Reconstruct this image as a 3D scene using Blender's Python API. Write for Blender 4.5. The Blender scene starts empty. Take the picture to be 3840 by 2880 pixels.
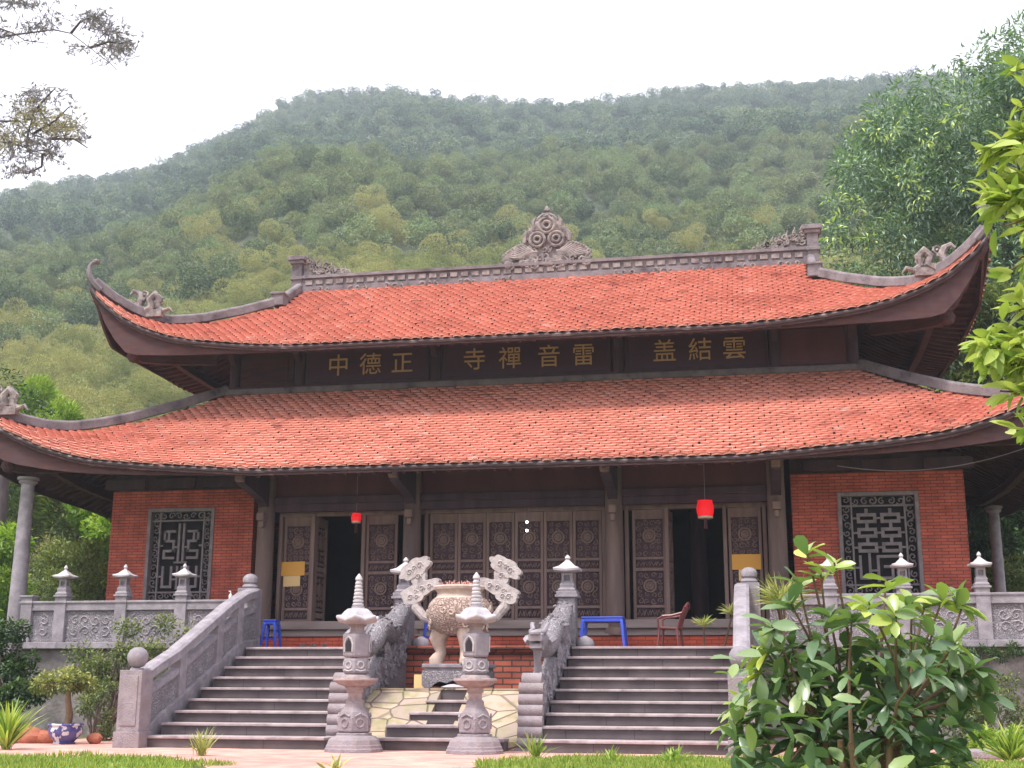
import bpy, math, random
import numpy as np
from mathutils import Vector, Matrix
from math import radians as RD, pi, sin, cos
random.seed(11); RNG = np.random.default_rng(11)
SC = bpy.context.scene; COL = SC.collection

# ------------------------------------------------------------ camera
cam = bpy.data.cameras.new('camera'); camo = bpy.data.objects.new('camera', cam); COL.objects.link(camo)
cam.sensor_width = 36; cam.lens = 44.743; cam.clip_start = .1; cam.clip_end = 3000
camo.matrix_world = Matrix(((.98215, .03992, .18380, 4.4854), (.18804, -.22864, -.95518, -23.3424), (.00389, .97269, -.23206, .8382), (0, 0, 0, 1)))
SC.camera = camo
# ------------------------------------------------------------ light
SC.view_settings.view_transform = 'Standard'; SC.view_settings.look = 'None'
SC.view_settings.exposure = 1.55; SC.view_settings.gamma = 1
SUN_EL, SUN_AZ = RD(63), RD(212)      # azimuth measured from +Y clockwise: behind the camera, a little left
w = bpy.data.worlds.new('World'); SC.world = w; w.use_nodes = True
nt = w.node_tree; bg = nt.nodes['Background']
sky = nt.nodes.new('ShaderNodeTexSky'); sky.sky_type = 'NISHITA'; sky.sun_disc = False
sky.sun_elevation = SUN_EL; sky.sun_rotation = SUN_AZ; sky.dust_density = 4; sky.air_density = 1.2
mx = nt.nodes.new('ShaderNodeMix'); mx.data_type = 'RGBA'; mx.inputs[0].default_value = .82
nt.links.new(sky.outputs[0], mx.inputs[6])
# thin bright cloud cover
wtc = nt.nodes.new('ShaderNodeTexCoord'); wn = nt.nodes.new('ShaderNodeTexNoise'); wn.inputs['Scale'].default_value = 2.0; wn.inputs['Detail'].default_value = 5
wr = nt.nodes.new('ShaderNodeValToRGB'); wr.color_ramp.elements[0].color = (6.9, 6.5, 7.3, 1); wr.color_ramp.elements[1].color = (8.4, 8.0, 8.6, 1)
nt.links.new(wtc.outputs['Generated'], wn.inputs['Vector']); nt.links.new(wn.outputs[0], wr.inputs[0]); nt.links.new(wr.outputs[0], mx.inputs[7])
nt.links.new(mx.outputs[2], bg.inputs[0]); bg.inputs[1].default_value = .085
sl = bpy.data.lights.new('sun', 'SUN'); sl.energy = 2.3; sl.angle = RD(14); sl.color = (1, .95, .88)
so = bpy.data.objects.new('sun', sl); COL.objects.link(so)
d = Vector((sin(SUN_AZ) * cos(SUN_EL), cos(SUN_AZ) * cos(SUN_EL), sin(SUN_EL)))
so.rotation_euler = d.to_track_quat('Z', 'Y').to_euler(); so.location = (0, -20, 40)

# ------------------------------------------------------------ materials
def _m(name):
    m = bpy.data.materials.new(name); m.use_nodes = True
    return m, m.node_tree, m.node_tree.nodes['Principled BSDF'], m.node_tree.nodes, m.node_tree.links
def ramp(N, cols):
    r = N.new('ShaderNodeValToRGB'); e = r.color_ramp.elements
    while len(e) < len(cols): e.new(.5)
    for i, c in enumerate(cols):
        p, cc = c if isinstance(c[1], (tuple, list)) else (.3 + .4 * i / max(1, len(cols) - 1), c)
        e[i].position = p; e[i].color = (*cc, 1)
    return r
def mat(name, cols, scale=4, rough=.85, bump=0., bscale=40, sv=(1, 1, 1), stain=None, stain_scale=1.2, metallic=0, detail=6, bdist=.02):
    m, t, P, N, L = _m(name)
    tc = N.new('ShaderNodeTexCoord'); mp = N.new('ShaderNodeMapping'); mp.inputs['Scale'].default_value = sv
    L.new(tc.outputs['Object'], mp.inputs[0])
    n = N.new('ShaderNodeTexNoise'); n.inputs['Scale'].default_value = scale; n.inputs['Detail'].default_value = detail
    L.new(mp.outputs[0], n.inputs[0]); r = ramp(N, cols); L.new(n.outputs[0], r.inputs[0]); out = r.outputs[0]
    if stain:
        n2 = N.new('ShaderNodeTexNoise'); n2.inputs['Scale'].default_value = stain_scale; n2.inputs['Detail'].default_value = 8; n2.inputs['Roughness'].default_value = .65
        L.new(mp.outputs[0], n2.inputs[0]); r2 = ramp(N, [(.48, (0, 0, 0)), (.66, (1, 1, 1))]); L.new(n2.outputs[0], r2.inputs[0])
        x = N.new('ShaderNodeMix'); x.data_type = 'RGBA'; L.new(r2.outputs[0], x.inputs[0]); L.new(out, x.inputs[6]); x.inputs[7].default_value = (*stain, 1); out = x.outputs[2]
    L.new(out, P.inputs['Base Color']); P.inputs['Roughness'].default_value = rough; P.inputs['Metallic'].default_value = metallic
    if bump:
        b = N.new('ShaderNodeBump'); b.inputs['Strength'].default_value = bump; b.inputs['Distance'].default_value = bdist
        n3 = N.new('ShaderNodeTexNoise'); n3.inputs['Scale'].default_value = bscale; n3.inputs['Detail'].default_value = 5
        L.new(mp.outputs[0], n3.inputs[0]); L.new(n3.outputs[0], b.inputs['Height']); L.new(b.outputs[0], P.inputs['Normal'])
    return m
def carved(name, cols, scale=22, depth=.03, rough=.85, dark=(.05, .04, .045)):
    m, t, P, N, L = _m(name)
    tc = N.new('ShaderNodeTexCoord')
    n = N.new('ShaderNodeTexNoise'); n.inputs['Scale'].default_value = 4; n.inputs['Detail'].default_value = 6
    dst = N.new('ShaderNodeTexNoise'); dst.inputs['Scale'].default_value = 6
    add = N.new('ShaderNodeVectorMath'); add.operation = 'MULTIPLY_ADD'; add.inputs[1].default_value = (.22, .22, .22)
    L.new(tc.outputs['Object'], n.inputs[0]); L.new(tc.outputs['Object'], dst.inputs[0]); L.new(dst.outputs['Color'], add.inputs[0]); L.new(tc.outputs['Object'], add.inputs[2])
    v = N.new('ShaderNodeTexVoronoi'); v.feature = 'DISTANCE_TO_EDGE'; v.inputs['Scale'].default_value = scale; L.new(add.outputs[0], v.inputs[0])
    r = ramp(N, cols); L.new(n.outputs[0], r.inputs[0])
    r2 = ramp(N, [(0, (0, 0, 0)), (.16, (1, 1, 1))]); L.new(v.outputs[0], r2.inputs[0])
    x = N.new('ShaderNodeMix'); x.data_type = 'RGBA'; L.new(r2.outputs[0], x.inputs[0]); x.inputs[6].default_value = (*dark, 1); L.new(r.outputs[0], x.inputs[7])
    L.new(x.outputs[2], P.inputs['Base Color']); P.inputs['Roughness'].default_value = rough
    b = N.new('ShaderNodeBump'); b.inputs['Strength'].default_value = 1; b.inputs['Distance'].default_value = depth
    L.new(r2.outputs[0], b.inputs['Height']); L.new(b.outputs[0], P.inputs['Normal'])
    return m
def brickm(name, c1, c2, mortar, bw=.22, rh=.057, ms=.007, bump=.6):
    m, t, P, N, L = _m(name)
    tc = N.new('ShaderNodeTexCoord'); s = N.new('ShaderNodeSeparateXYZ'); L.new(tc.outputs['Object'], s.inputs[0])
    a = N.new('ShaderNodeMath'); a.operation = 'ADD'; L.new(s.outputs[0], a.inputs[0]); L.new(s.outputs[1], a.inputs[1])
    c = N.new('ShaderNodeCombineXYZ'); L.new(a.outputs[0], c.inputs[0]); L.new(s.outputs[2], c.inputs[1])
    dn = N.new('ShaderNodeTexNoise'); dn.inputs['Scale'].default_value = 9; L.new(tc.outputs['Object'], dn.inputs[0])
    va = N.new('ShaderNodeVectorMath'); va.operation = 'MULTIPLY_ADD'; va.inputs[1].default_value = (.012, .012, 0); L.new(dn.outputs['Color'], va.inputs[0]); L.new(c.outputs[0], va.inputs[2])
    b = N.new('ShaderNodeTexBrick'); L.new(va.outputs[0], b.inputs[0]); b.inputs['Scale'].default_value = 1
    b.inputs['Brick Width'].default_value = bw; b.inputs['Row Height'].default_value = rh; b.inputs['Mortar Size'].default_value = ms; b.inputs['Bias'].default_value = -.1
    b.inputs['Color1'].default_value = (*c1, 1); b.inputs['Color2'].default_value = (*c2, 1); b.inputs['Mortar'].default_value = (*mortar, 1)
    n = N.new('ShaderNodeTexNoise'); n.inputs['Scale'].default_value = 2.5; n.inputs['Detail'].default_value = 8; L.new(tc.outputs['Object'], n.inputs[0])
    r = ramp(N, [(.28, (.62, .60, .62)), (.72, (1.2, 1.17, 1.15))]); L.new(n.outputs[0], r.inputs[0])
    x = N.new('ShaderNodeMix'); x.data_type = 'RGBA'; x.blend_type = 'MULTIPLY'; x.inputs[0].default_value = 1; L.new(b.outputs['Color'], x.inputs[6]); L.new(r.outputs[0], x.inputs[7])
    L.new(x.outputs[2], P.inputs['Base Color']); P.inputs['Roughness'].default_value = .9
    bp = N.new('ShaderNodeBump'); bp.invert = True; bp.inputs['Strength'].default_value = bump; bp.inputs['Distance'].default_value = .01; L.new(b.outputs['Fac'], bp.inputs['Height']); L.new(bp.outputs[0], P.inputs['Normal'])
    return m
def leafm(name, cols, rough=.5, trans=.3, tcol=None, spec=.4, inst=False):
    m, t, P, N, L = _m(name)
    if inst:
        oi = N.new('ShaderNodeObjectInfo'); at = N.new('ShaderNodeAttribute'); at.attribute_name = 'rnd'
        ma = N.new('ShaderNodeMath'); ma.operation = 'MULTIPLY_ADD'; ma.inputs[1].default_value = .5; mb = N.new('ShaderNodeMath'); mb.operation = 'MULTIPLY'; mb.inputs[1].default_value = .5
        L.new(oi.outputs['Random'], mb.inputs[0]); L.new(at.outputs['Fac'], ma.inputs[0]); L.new(mb.outputs[0], ma.inputs[2]); f = ma.outputs[0]
    else:
        at = N.new('ShaderNodeAttribute'); at.attribute_name = 'rnd'; f = at.outputs['Fac']
    k = len(cols); r = ramp(N, [(i / max(1, k - 1), c) for i, c in enumerate(cols)]); L.new(f, r.inputs[0])
    L.new(r.outputs[0], P.inputs['Base Color']); P.inputs['Roughness'].default_value = rough; P.inputs['Specular IOR Level'].default_value = spec
    if trans:
        tr = N.new('ShaderNodeBsdfTranslucent'); ms = N.new('ShaderNodeMixShader'); ms.inputs[0].default_value = trans
        hv = N.new('ShaderNodeMix'); hv.data_type = 'RGBA'; hv.blend_type = 'MULTIPLY'; hv.inputs[0].default_value = 1; L.new(r.outputs[0], hv.inputs[6]); hv.inputs[7].default_value = (*(tcol or (1.3, 1.5, .6)), 1)
        L.new(hv.outputs[2], tr.inputs[0]); L.new(P.outputs[0], ms.inputs[1]); L.new(tr.outputs[0], ms.inputs[2])
        L.new(ms.outputs[0], N['Material Output'].inputs[0])
    return m
def tilem(name):
    m, t, P, N, L = _m(name)
    at = N.new('ShaderNodeAttribute'); at.attribute_name = 'rnd'
    r = ramp(N, [(0, (.37, .13, .10)), (.25, (.55, .22, .165)), (.6, (.62, .262, .195)), (.9, (.67, .31, .245)), (1, (.64, .39, .33))]); L.new(at.outputs['Fac'], r.inputs[0])
    tc = N.new('ShaderNodeTexCoord'); n = N.new('ShaderNodeTexNoise'); n.inputs['Scale'].default_value = .9; n.inputs['Detail'].default_value = 6; L.new(tc.outputs['Object'], n.inputs[0])
    r2 = ramp(N, [(.28, (.86, .80, .79)), (.5, (1.0, .99, .99)), (.7, (1.06, 1.09, 1.10))]); L.new(n.outputs[0], r2.inputs[0])
    x = N.new('ShaderNodeMix'); x.data_type = 'RGBA'; x.blend_type = 'MULTIPLY'; x.inputs[0].default_value = 1; L.new(r.outputs[0], x.inputs[6]); L.new(r2.outputs[0], x.inputs[7])
    L.new(x.outputs[2], P.inputs['Base Color']); P.inputs['Roughness'].default_value = .85
    return m
def plain(name, c, rough=.5, emit=0, metallic=0):
    m, t, P, N, L = _m(name); n = N.new('ShaderNodeTexNoise'); n.inputs['Scale'].default_value = 30
    r = ramp(N, [(.2, tuple(v * .88 for v in c)), (.8, tuple(min(1, v * 1.06) for v in c))]); L.new(n.outputs[0], r.inputs[0]); L.new(r.outputs[0], P.inputs['Base Color'])
    P.inputs['Roughness'].default_value = rough; P.inputs['Metallic'].default_value = metallic
    if emit: P.inputs['Emission Color'].default_value = (*c, 1); P.inputs['Emission Strength'].default_value = emit
    return m
M = {}
M['tile'] = tilem('roof_tile')
M['mortar'] = mat('ridge_mortar', [(.13, .11, .12), (.25, .215, .225)], 6, bump=.6, bscale=30, stain=(.07, .055, .065), stain_scale=3)
M['ornament'] = mat('ridge_ornament', [(.15, .125, .12), (.33, .28, .265)], 9, bump=.6, bscale=30, stain=(.10, .08, .085), stain_scale=5)
M['drip'] = mat('drip_edge', [(.30, (.06, .04, .045)), (.58, (.09, .065, .07)), (.72, (.20, .17, .17))], 5, bump=.5)
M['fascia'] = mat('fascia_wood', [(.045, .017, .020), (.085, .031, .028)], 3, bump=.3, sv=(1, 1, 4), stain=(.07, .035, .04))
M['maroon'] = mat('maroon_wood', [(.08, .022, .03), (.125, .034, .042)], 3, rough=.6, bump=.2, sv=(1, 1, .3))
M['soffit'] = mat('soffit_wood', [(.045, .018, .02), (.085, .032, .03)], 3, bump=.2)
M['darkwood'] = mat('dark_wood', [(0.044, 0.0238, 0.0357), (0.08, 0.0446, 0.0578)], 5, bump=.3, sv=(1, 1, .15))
M['wood'] = mat('weathered_wood', [(0.123, 0.08, 0.068), (0.205, 0.144, 0.124)], 5, bump=.4, sv=(1, 1, .12), stain=(.10, .07, .07), stain_scale=2)
M['doorwood'] = mat('door_wood', [(0.168, 0.108, 0.0949), (0.258, 0.178, 0.153)], 6, bump=.35, sv=(1, 1, .2), bscale=60)
M['sill'] = mat('sill_wood', [(.20, .15, .14), (.33, .27, .25)], 5, bump=.3, sv=(.2, 1, 1))
M['latticem'] = mat('lattice_stone', [(.15, .125, .13), (.24, .205, .21)], 8, bump=.4)
M['black'] = mat('dark_interior', [(.012, .010, .014), (.02, .016, .02)], 3)  # near-black colour stands in for deep shade behind doors, lattices and lamp openings
M['brick'] = brickm('facade_brick', (.50, .112, .068), (.38, .082, .052), (.15, .05, .04))
M['brick2'] = brickm('terrace_brick', (.44, .12, .075), (.30, .085, .06), (.09, .045, .04), bw=.30, rh=.095, ms=.012, bump=1)
M['brick3'] = brickm('strip_brick', (.62, .115, .06), (.50, .09, .05), (.24, .06, .04), bw=.26, rh=.07, ms=.007)
M['stone'] = mat('lavender_stone', [(.20, .18, .205), (.335, .305, .335)], 7, bump=.5, bscale=60, stain=(.20, .18, .20), stain_scale=2.5)
M['stone_pale'] = mat('pale_stone', [(.38, .35, .375), (.52, .485, .505)], 6, bump=.25, stain=(.27, .25, .275), stain_scale=3)
M['stone_carved'] = carved('carved_stone', [(.23, .21, .235), (.36, .33, .355)], 26, .012, dark=(.18, .165, .185))
M['stone_old'] = mat('old_stone', [(.20, .17, .19), (.33, .29, .31)], 8, bump=.7, bscale=50, stain=(.21, .17, .175), stain_scale=4)
M['stone_warm'] = mat('warm_stone', [(.27, .20, .195), (.37, .30, .295)], 8, bump=.5, bscale=50, stain=(.22, .17, .18), stain_scale=5)
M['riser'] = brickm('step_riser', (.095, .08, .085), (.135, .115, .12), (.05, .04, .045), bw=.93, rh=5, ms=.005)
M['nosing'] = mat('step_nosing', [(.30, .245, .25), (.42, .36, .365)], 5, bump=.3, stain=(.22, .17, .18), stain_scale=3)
M['urn'] = mat('urn_stone', [(.38, .29, .24), (.52, .41, .35)], 7, bump=.3, stain=(.38, .28, .24), stain_scale=4)
M['urn_carved'] = carved('urn_carved', [(.38, .27, .235), (.50, .375, .33)], 20, .015, dark=(.26, .185, .155))
M['retain'] = mat('retaining_stone', [(.17, .155, .16), (.30, .27, .275)], 5, bump=.6, bscale=20, stain=(.10, .10, .085), stain_scale=1.5)
M['gold'] = plain('gold_paint', (.58, .37, .18), .55)
M['board'] = mat('sign_board', [(.045, .016, .032), (.07, .024, .042)], 3, rough=.5, bump=.15, sv=(.2, 1, 1))
M['red'] = plain('lantern_red', (.75, .008, .015), .6, emit=.25)
M['cream'] = plain('cream_band', (.75, .6, .45), .6)
M['orange'] = plain('orange_notice', (.72, .36, .05), .6)
M['cream2'] = plain('cream_notice', (.78, .55, .25), .6)
M['blue'] = plain('blue_plastic', (.035, .08, .55), .35)
M['chair'] = plain('maroon_plastic', (.17, .045, .045), .35)
M['bark'] = mat('bark', [(.08, .06, .05), (.17, .13, .11)], 8, bump=.8, bscale=25, sv=(1, 1, .3))
M['barkdark'] = mat('bark_dark', [(.05, .04, .045), (.10, .08, .085)], 8, bump=.8, bscale=25, sv=(1, 1, .3))
M['stem'] = mat('stem', [(.10, .055, .035), (.17, .11, .06)], 8, bump=.4)
M['white'] = plain('white_plastic', (.8, .8, .82), .4)
M['lampm'] = plain('bulb_glass', (1, .95, .95), .3, emit=3)
M['terracotta'] = mat('terracotta', [(.30, .09, .05), (.42, .15, .09)], 8, bump=.5)
M['cable'] = plain('cable_grey', (.25, .22, .24), .6)

# ------------------------------------------------------------ mesh helpers
def link(me, name, mats, parent=None, smooth=False, loc=None):
    o = bpy.data.objects.new(name, me); COL.objects.link(o)
    for m in (mats if isinstance(mats, (list, tuple)) else [mats]): me.materials.append(m)
    if smooth: me.shade_smooth()
    if parent: o.parent = parent
    if loc is not None: o.location = loc
    return o
def npmesh(name, V, F, mats, parent=None, smooth=False, rnd=None, off=None):
    V = np.asarray(V, dtype=np.float32).reshape(-1, 3); F = np.asarray(F, dtype=np.int32)
    if off is not None: V = V - np.asarray(off, dtype=np.float32)
    me = bpy.data.meshes.new(name); me.vertices.add(len(V)); me.vertices.foreach_set('co', V.ravel())
    k = F.shape[1]; me.loops.add(F.size); me.loops.foreach_set('vertex_index', F.ravel())
    me.polygons.add(len(F)); me.polygons.foreach_set('loop_start', np.arange(len(F), dtype=np.int32) * k)
    me.update(calc_edges=True)
    if rnd is not None:
        a = me.attributes.new('rnd', 'FLOAT', 'POINT'); a.data.foreach_set('value', np.asarray(rnd, dtype=np.float32))
    return link(me, name, mats, parent, smooth)
class MB:
    def __init__(s, off=(0, 0, 0)): s.v = []; s.f = []; s.m = []; s.off = Vector(off)
    def add(s, vs, fs, m=0, T=None):
        k = len(s.v)
        for v in vs:
            v = Vector(v)
            s.v.append((T @ v) if T is not None else v)
        for f in fs: s.f.append([k + i for i in f]); s.m.append(m)
        return s
    def box(s, x0, x1, y0, y1, z0, z1, m=0, T=None):
        vs = [(x, y, z) for x in (x0, x1) for y in (y0, y1) for z in (z0, z1)]
        return s.add(vs, [(0, 1, 3, 2), (4, 6, 7, 5), (0, 4, 5, 1), (2, 3, 7, 6), (0, 2, 6, 4), (1, 5, 7, 3)], m, T)
    def cb(s, c, size, m=0, rz=0, rx=0, ry=0, taper=1):
        T = Matrix.Translation(c) @ Matrix.Rotation(rz, 4, 'Z') @ Matrix.Rotation(ry, 4, 'Y') @ Matrix.Rotation(rx, 4, 'X')
        x, y, z = [a / 2 for a in size]
        vs = [(X * (taper if Z > 0 else 1), Y * (taper if Z > 0 else 1), Z) for X in (-x, x) for Y in (-y, y) for Z in (-z, z)]
        return s.add(vs, [(0, 1, 3, 2), (4, 6, 7, 5), (0, 4, 5, 1), (2, 3, 7, 6), (0, 2, 6, 4), (1, 5, 7, 3)], m, T)
    def lathe(s, c, prof, n=24, m=0, a0=0, T=None):
        vs = []; fs = []
        for r, z in prof:
            for i in range(n):
                a = a0 + 2 * pi * i / n; vs.append((c[0] + r * cos(a), c[1] + r * sin(a), c[2] + z))
        for j in range(len(prof) - 1):
            for i in range(n):
                k = (i + 1) % n; fs.append((j * n + i, j * n + k, (j + 1) * n + k, (j + 1) * n + i))
        fs.append(tuple(range(n - 1, -1, -1))); fs.append(tuple((len(prof) - 1) * n + i for i in range(n)))
        return s.add(vs, fs, m, T)
    def tube(s, pts, rad, n=8, m=0, flat=1.0, cap=True):
        pts = [Vector(p) for p in pts]; k = len(pts); vs = []; fs = []
        if not hasattr(rad, '__len__'): rad = [rad] * k
        up = Vector((0, 0, 1)); prev = None
        for i, p in enumerate(pts):
            t = (pts[min(i + 1, k - 1)] - pts[max(i - 1, 0)]); t = t.normalized() if t.length > 1e-9 else Vector((0, 0, 1))
            if prev is None:
                a = t.cross(up); a = a.normalized() if a.length > .05 else t.cross(Vector((1, 0, 0))).normalized()
            else:
                a = prev - t * prev.dot(t); a = a.normalized() if a.length > 1e-6 else prev
            prev = a; b = t.cross(a)
            for j in range(n):
                an = 2 * pi * j / n; vs.append(p + a * cos(an) * rad[i] + b * sin(an) * rad[i] * flat)
        for i in range(k - 1):
            for j in range(n):
                q = (j + 1) % n; fs.append((i * n + j, i * n + q, (i + 1) * n + q, (i + 1) * n + j))
        if cap: fs.append(tuple(range(n - 1, -1, -1))); fs.append(tuple((k - 1) * n + j for j in range(n)))
        return s.add(vs, fs, m)
    def prism(s, out, axis, d0, d1, m=0, T=None):
        f = {'y': lambda a, b, d: (a, d, b), 'x': lambda a, b, d: (d, a, b), 'z': lambda a, b, d: (a, b, d)}[axis]
        n = len(out); vs = [f(a, b, d0) for a, b in out] + [f(a, b, d1) for a, b in out]
        fs = [tuple(range(n - 1, -1, -1)), tuple(range(n, 2 * n))] + [(i, (i + 1) % n, n + (i + 1) % n, n + i) for i in range(n)]
        return s.add(vs, fs, m, T)
    def rail(s, pts, w, h, m=0):      # rectangular bar along a polyline, h upright
        vs = []; fs = []; pts = [Vector(p) for p in pts]
        for i, p in enumerate(pts):
            t = pts[min(i + 1, len(pts) - 1)] - pts[max(i - 1, 0)]; a = t.cross(Vector((0, 0, 1))); a = a.normalized() if a.length > 1e-6 else Vector((1, 0, 0))
            u = a.cross(t).normalized()
            for x, y in ((-1, 0), (1, 0), (1, 1), (.6, 1.25), (-.6, 1.25), (-1, 1)): vs.append(p + a * x * w / 2 + u * y * h)
        n = 6
        for i in range(len(pts) - 1):
            for j in range(n): q = (j + 1) % n; fs.append((i * n + j, i * n + q, (i + 1) * n + q, (i + 1) * n + j))
        fs.append(tuple(range(n - 1, -1, -1))); fs.append(tuple((len(pts) - 1) * n + j for j in range(n)))
        return s.add(vs, fs, m)
    def blob(s, c, r, sub=1, m=0, sc=(1, 1, 1), jit=0):
        n = 8 * sub; k = 4 * sub + 1; vs = []; fs = []
        for i in range(k + 1):
            th = pi * i / k
            for j in range(n):
                ph = 2 * pi * j / n; q = 1 + random.uniform(-jit, jit)
                vs.append((c[0] + r * sc[0] * sin(th) * cos(ph) * q, c[1] + r * sc[1] * sin(th) * sin(ph) * q, c[2] + r * sc[2] * cos(th) * q))
        for i in range(k):
            for j in range(n): q = (j + 1) % n; fs.append((i * n + j, (i + 1) * n + j, (i + 1) * n + q, i * n + q))
        return s.add(vs, fs, m)
    def build(s, name, mats, parent=None, smooth=False, bevel=0):
        import bmesh
        me = bpy.data.meshes.new(name); me.from_pydata([tuple(v - s.off) for v in s.v], [], s.f)
        me.polygons.foreach_set('material_index', s.m)
        bm = bmesh.new(); bm.from_mesh(me); bmesh.ops.recalc_face_normals(bm, faces=bm.faces); bm.to_mesh(me); bm.free()
        o = link(me, name, mats, parent)
        if smooth: me.shade_smooth(); me.set_sharp_from_angle(angle=RD(38))
        if bevel:
            b = o.modifiers.new('bevel', 'BEVEL'); b.width = bevel; b.segments = 2; b.limit_method = 'ANGLE'; b.angle_limit = RD(40)
        return o
def tag(o, label, cat, group=None, kind=None):
    o['label'] = label; o['category'] = cat
    if group: o['group'] = group
    if kind: o['kind'] = kind
    return o
def thing(name, label, cat, loc=(0, 0, 0), rz=0, group=None):
    o = bpy.data.objects.new(name, None); COL.objects.link(o); o.location = loc; o.rotation_euler = (0, 0, rz); o.empty_display_size = .2
    return tag(o, label, cat, group)
def struct(o): o['kind'] = 'structure'; return o
def copy_tree(o, parent=None):
    c = o.copy(); COL.objects.link(c)
    if parent: c.parent = parent
    for ch in list(o.children): copy_tree(ch, c)
    return c
def dup(o, loc, rz, label, group=None):
    c = copy_tree(o); c.location = loc; c.rotation_euler = (0, 0, rz); c['label'] = label
    if group: c['group'] = group
    return c
def spiral(cx, cy, r, turns=1.5, a0=0, dirn=1, n=14):
    return [(cx + r * (1 - .85 * i / n) * cos(a0 + dirn * turns * 2 * pi * i / n), cy + r * (1 - .85 * i / n) * sin(a0 + dirn * turns * 2 * pi * i / n)) for i in range(n + 1)]
def scrolls(mb, x0, x1, z0, z1, y, r, n, m=0, plane='xz', thick=.3, seg=4):
    """random carved scroll work filling a rectangle"""
    k = 0
    nx = max(1, int((x1 - x0) / (1.7 * r))); nz = max(1, int((z1 - z0) / (1.7 * r)))
    for i in range(nx):
        for j in range(nz):
            cx = x0 + (i + .5) * (x1 - x0) / nx + random.uniform(-.15, .15) * r; cz = z0 + (j + .5) * (z1 - z0) / nz + random.uniform(-.15, .15) * r
            rr = r * random.uniform(.75, .98); a0 = random.uniform(0, 6.28); dn = random.choice((-1, 1))
            P2 = spiral(cx, cz, rr, 1.15, a0, dn, 9)
            pts = [(a, y, b) if plane == 'xz' else (y, a, b) for a, b in P2]
            mb.tube(pts, [rr * thick * (1 - .04 * q) for q in range(len(pts))], seg, m)

# ------------------------------------------------------------ leaves
def unit(v): return v / np.maximum(np.linalg.norm(v, axis=-1, keepdims=True), 1e-9)
def leafmesh(name, C, A, L, W, mt, parent=None, rnd=None, shape='dia', fold=.2, droop=.15, off=None, roll=.6, rng=RNG):
    C = np.asarray(C, float); n = len(C); A = unit(np.asarray(A, float)); L = np.broadcast_to(L, n)[:, None]; W = np.broadcast_to(W, n)[:, None]
    B = np.cross(A, [0, 0, 1.]); B = unit(B + 1e-4); N = np.cross(B, A)
    a = rng.normal(0, roll, n)[:, None]; B, N = B * np.cos(a) + N * np.sin(a), -B * np.sin(a) + N * np.cos(a)
    rnd = rng.random(n) if rnd is None else np.clip(rnd, 0, 1)
    if shape == 'dia':
        V = np.stack([C, C + A * L * .5 + B * W / 2 + N * W * fold, C + A * L - N * L * droop, C + A * L * .5 - B * W / 2 + N * W * fold], 1)
        F = (np.arange(n)[:, None, None] * 4 + np.array([[0, 1, 2], [0, 2, 3]])[None]).reshape(-1, 3); k = 4
    else:
        st = [0, .25, .55, .82, 1.]; hw = {'ob': [.08, .34, .5, .40, .03], 'lan': [.06, .42, .5, .3, .0]}[shape]
        vs = []
        for s_, h in zip(st, hw):
            ctr = C + A * L * s_ - N * L * droop * s_ * s_
            for q in (-1, 0, 1): vs.append(ctr + B * W * h * q + N * W * h * fold * abs(q) * 1.5)
        V = np.stack(vs, 1); k = 15; f = []
        for i in range(4):
            for q in (0, 1): f.append([i * 3 + q, i * 3 + q + 1, i * 3 + q + 4, i * 3 + q + 3])
        F = (np.arange(n)[:, None, None] * 15 + np.array(f)[None]).reshape(-1, 4)
    return npmesh(name, V.reshape(-1, 3), F, mt, parent, shape != 'dia', np.repeat(rnd, k), off)
def rsphere(n, rng=RNG): return unit(rng.normal(size=(n, 3)))
def crown_pts(n, centers, radii, rng=RNG, shell=.55):
    """leaf roots and directions in overlapping clumps; more leaves near each clump's skin"""
    wt_ = np.asarray(radii, float); wt_ = (wt_ if wt_.ndim == 1 else wt_.mean(1)) ** 2; idx = rng.choice(len(centers), n, p=wt_ / wt_.sum()); d = rsphere(n, rng); rr = (shell + (1 - shell) * rng.random(n)) ** .7
    ra = np.asarray(radii)[idx]; ra = ra if ra.ndim == 2 else ra[:, None] * np.ones((1, 3))
    C = np.asarray(centers)[idx] + d * rr[:, None] * ra
    A = unit(d + rng.normal(0, .6, (n, 3)) + [0, 0, -.15])
    return C, A, idx, d
# ============================================================ ground
def sheet(name, pts, z, m, sub=None):
    mb = MB(); mb.add([(x, y, z) for x, y in pts], [tuple(range(len(pts)))]); return struct(mb.build(name, m))
M['soil'] = mat('soil', [(.07, .075, .03), (.12, .11, .06)], 3, bump=.4, bscale=12, stain=(.08, .10, .03))
M['grassbase'] = mat('lawn', [(.13, .20, .045), (.20, .28, .07)], 6, bump=.5, bscale=40, stain=(.17, .17, .07))
M['pave'] = brickm('pink_pavers', (.60, .34, .28), (.54, .29, .245), (.46, .27, .23), bw=.3, rh=.3, ms=.006, bump=.2)
t = M['pave'].node_tree   # pavers lie flat: use x and y
cx_ = [n for n in t.nodes if n.type == 'COMBXYZ'][0]; sx_ = [n for n in t.nodes if n.type == 'SEPXYZ'][0]
t.links.new(sx_.outputs[0], cx_.inputs[0]); t.links.new(sx_.outputs[1], cx_.inputs[1])
sheet('ground', [(-900, -120), (900, -120), (900, 900), (-900, 900)], 0, M['soil'])
sheet('pavement', [(-6.4, -2.6), (-6.4, -7.6), (-4.4, -8.7), (-2.2, -8.9), (-1.3, -10.2), (-1.3, -24), (1.5, -24), (1.4, -9.2), (2.0, -7.6), (9.5, -7.3), (9.5, -2.6)], .004, M['pave'])
sheet('lawn', [(-30, -24), (-1.4, -24), (-1.4, -10.3), (-2.3, -9.0), (-4.5, -8.8), (-6.5, -7.7), (-6.5, -7.0), (-30, -7.0)], .003, M['grassbase'])
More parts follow.
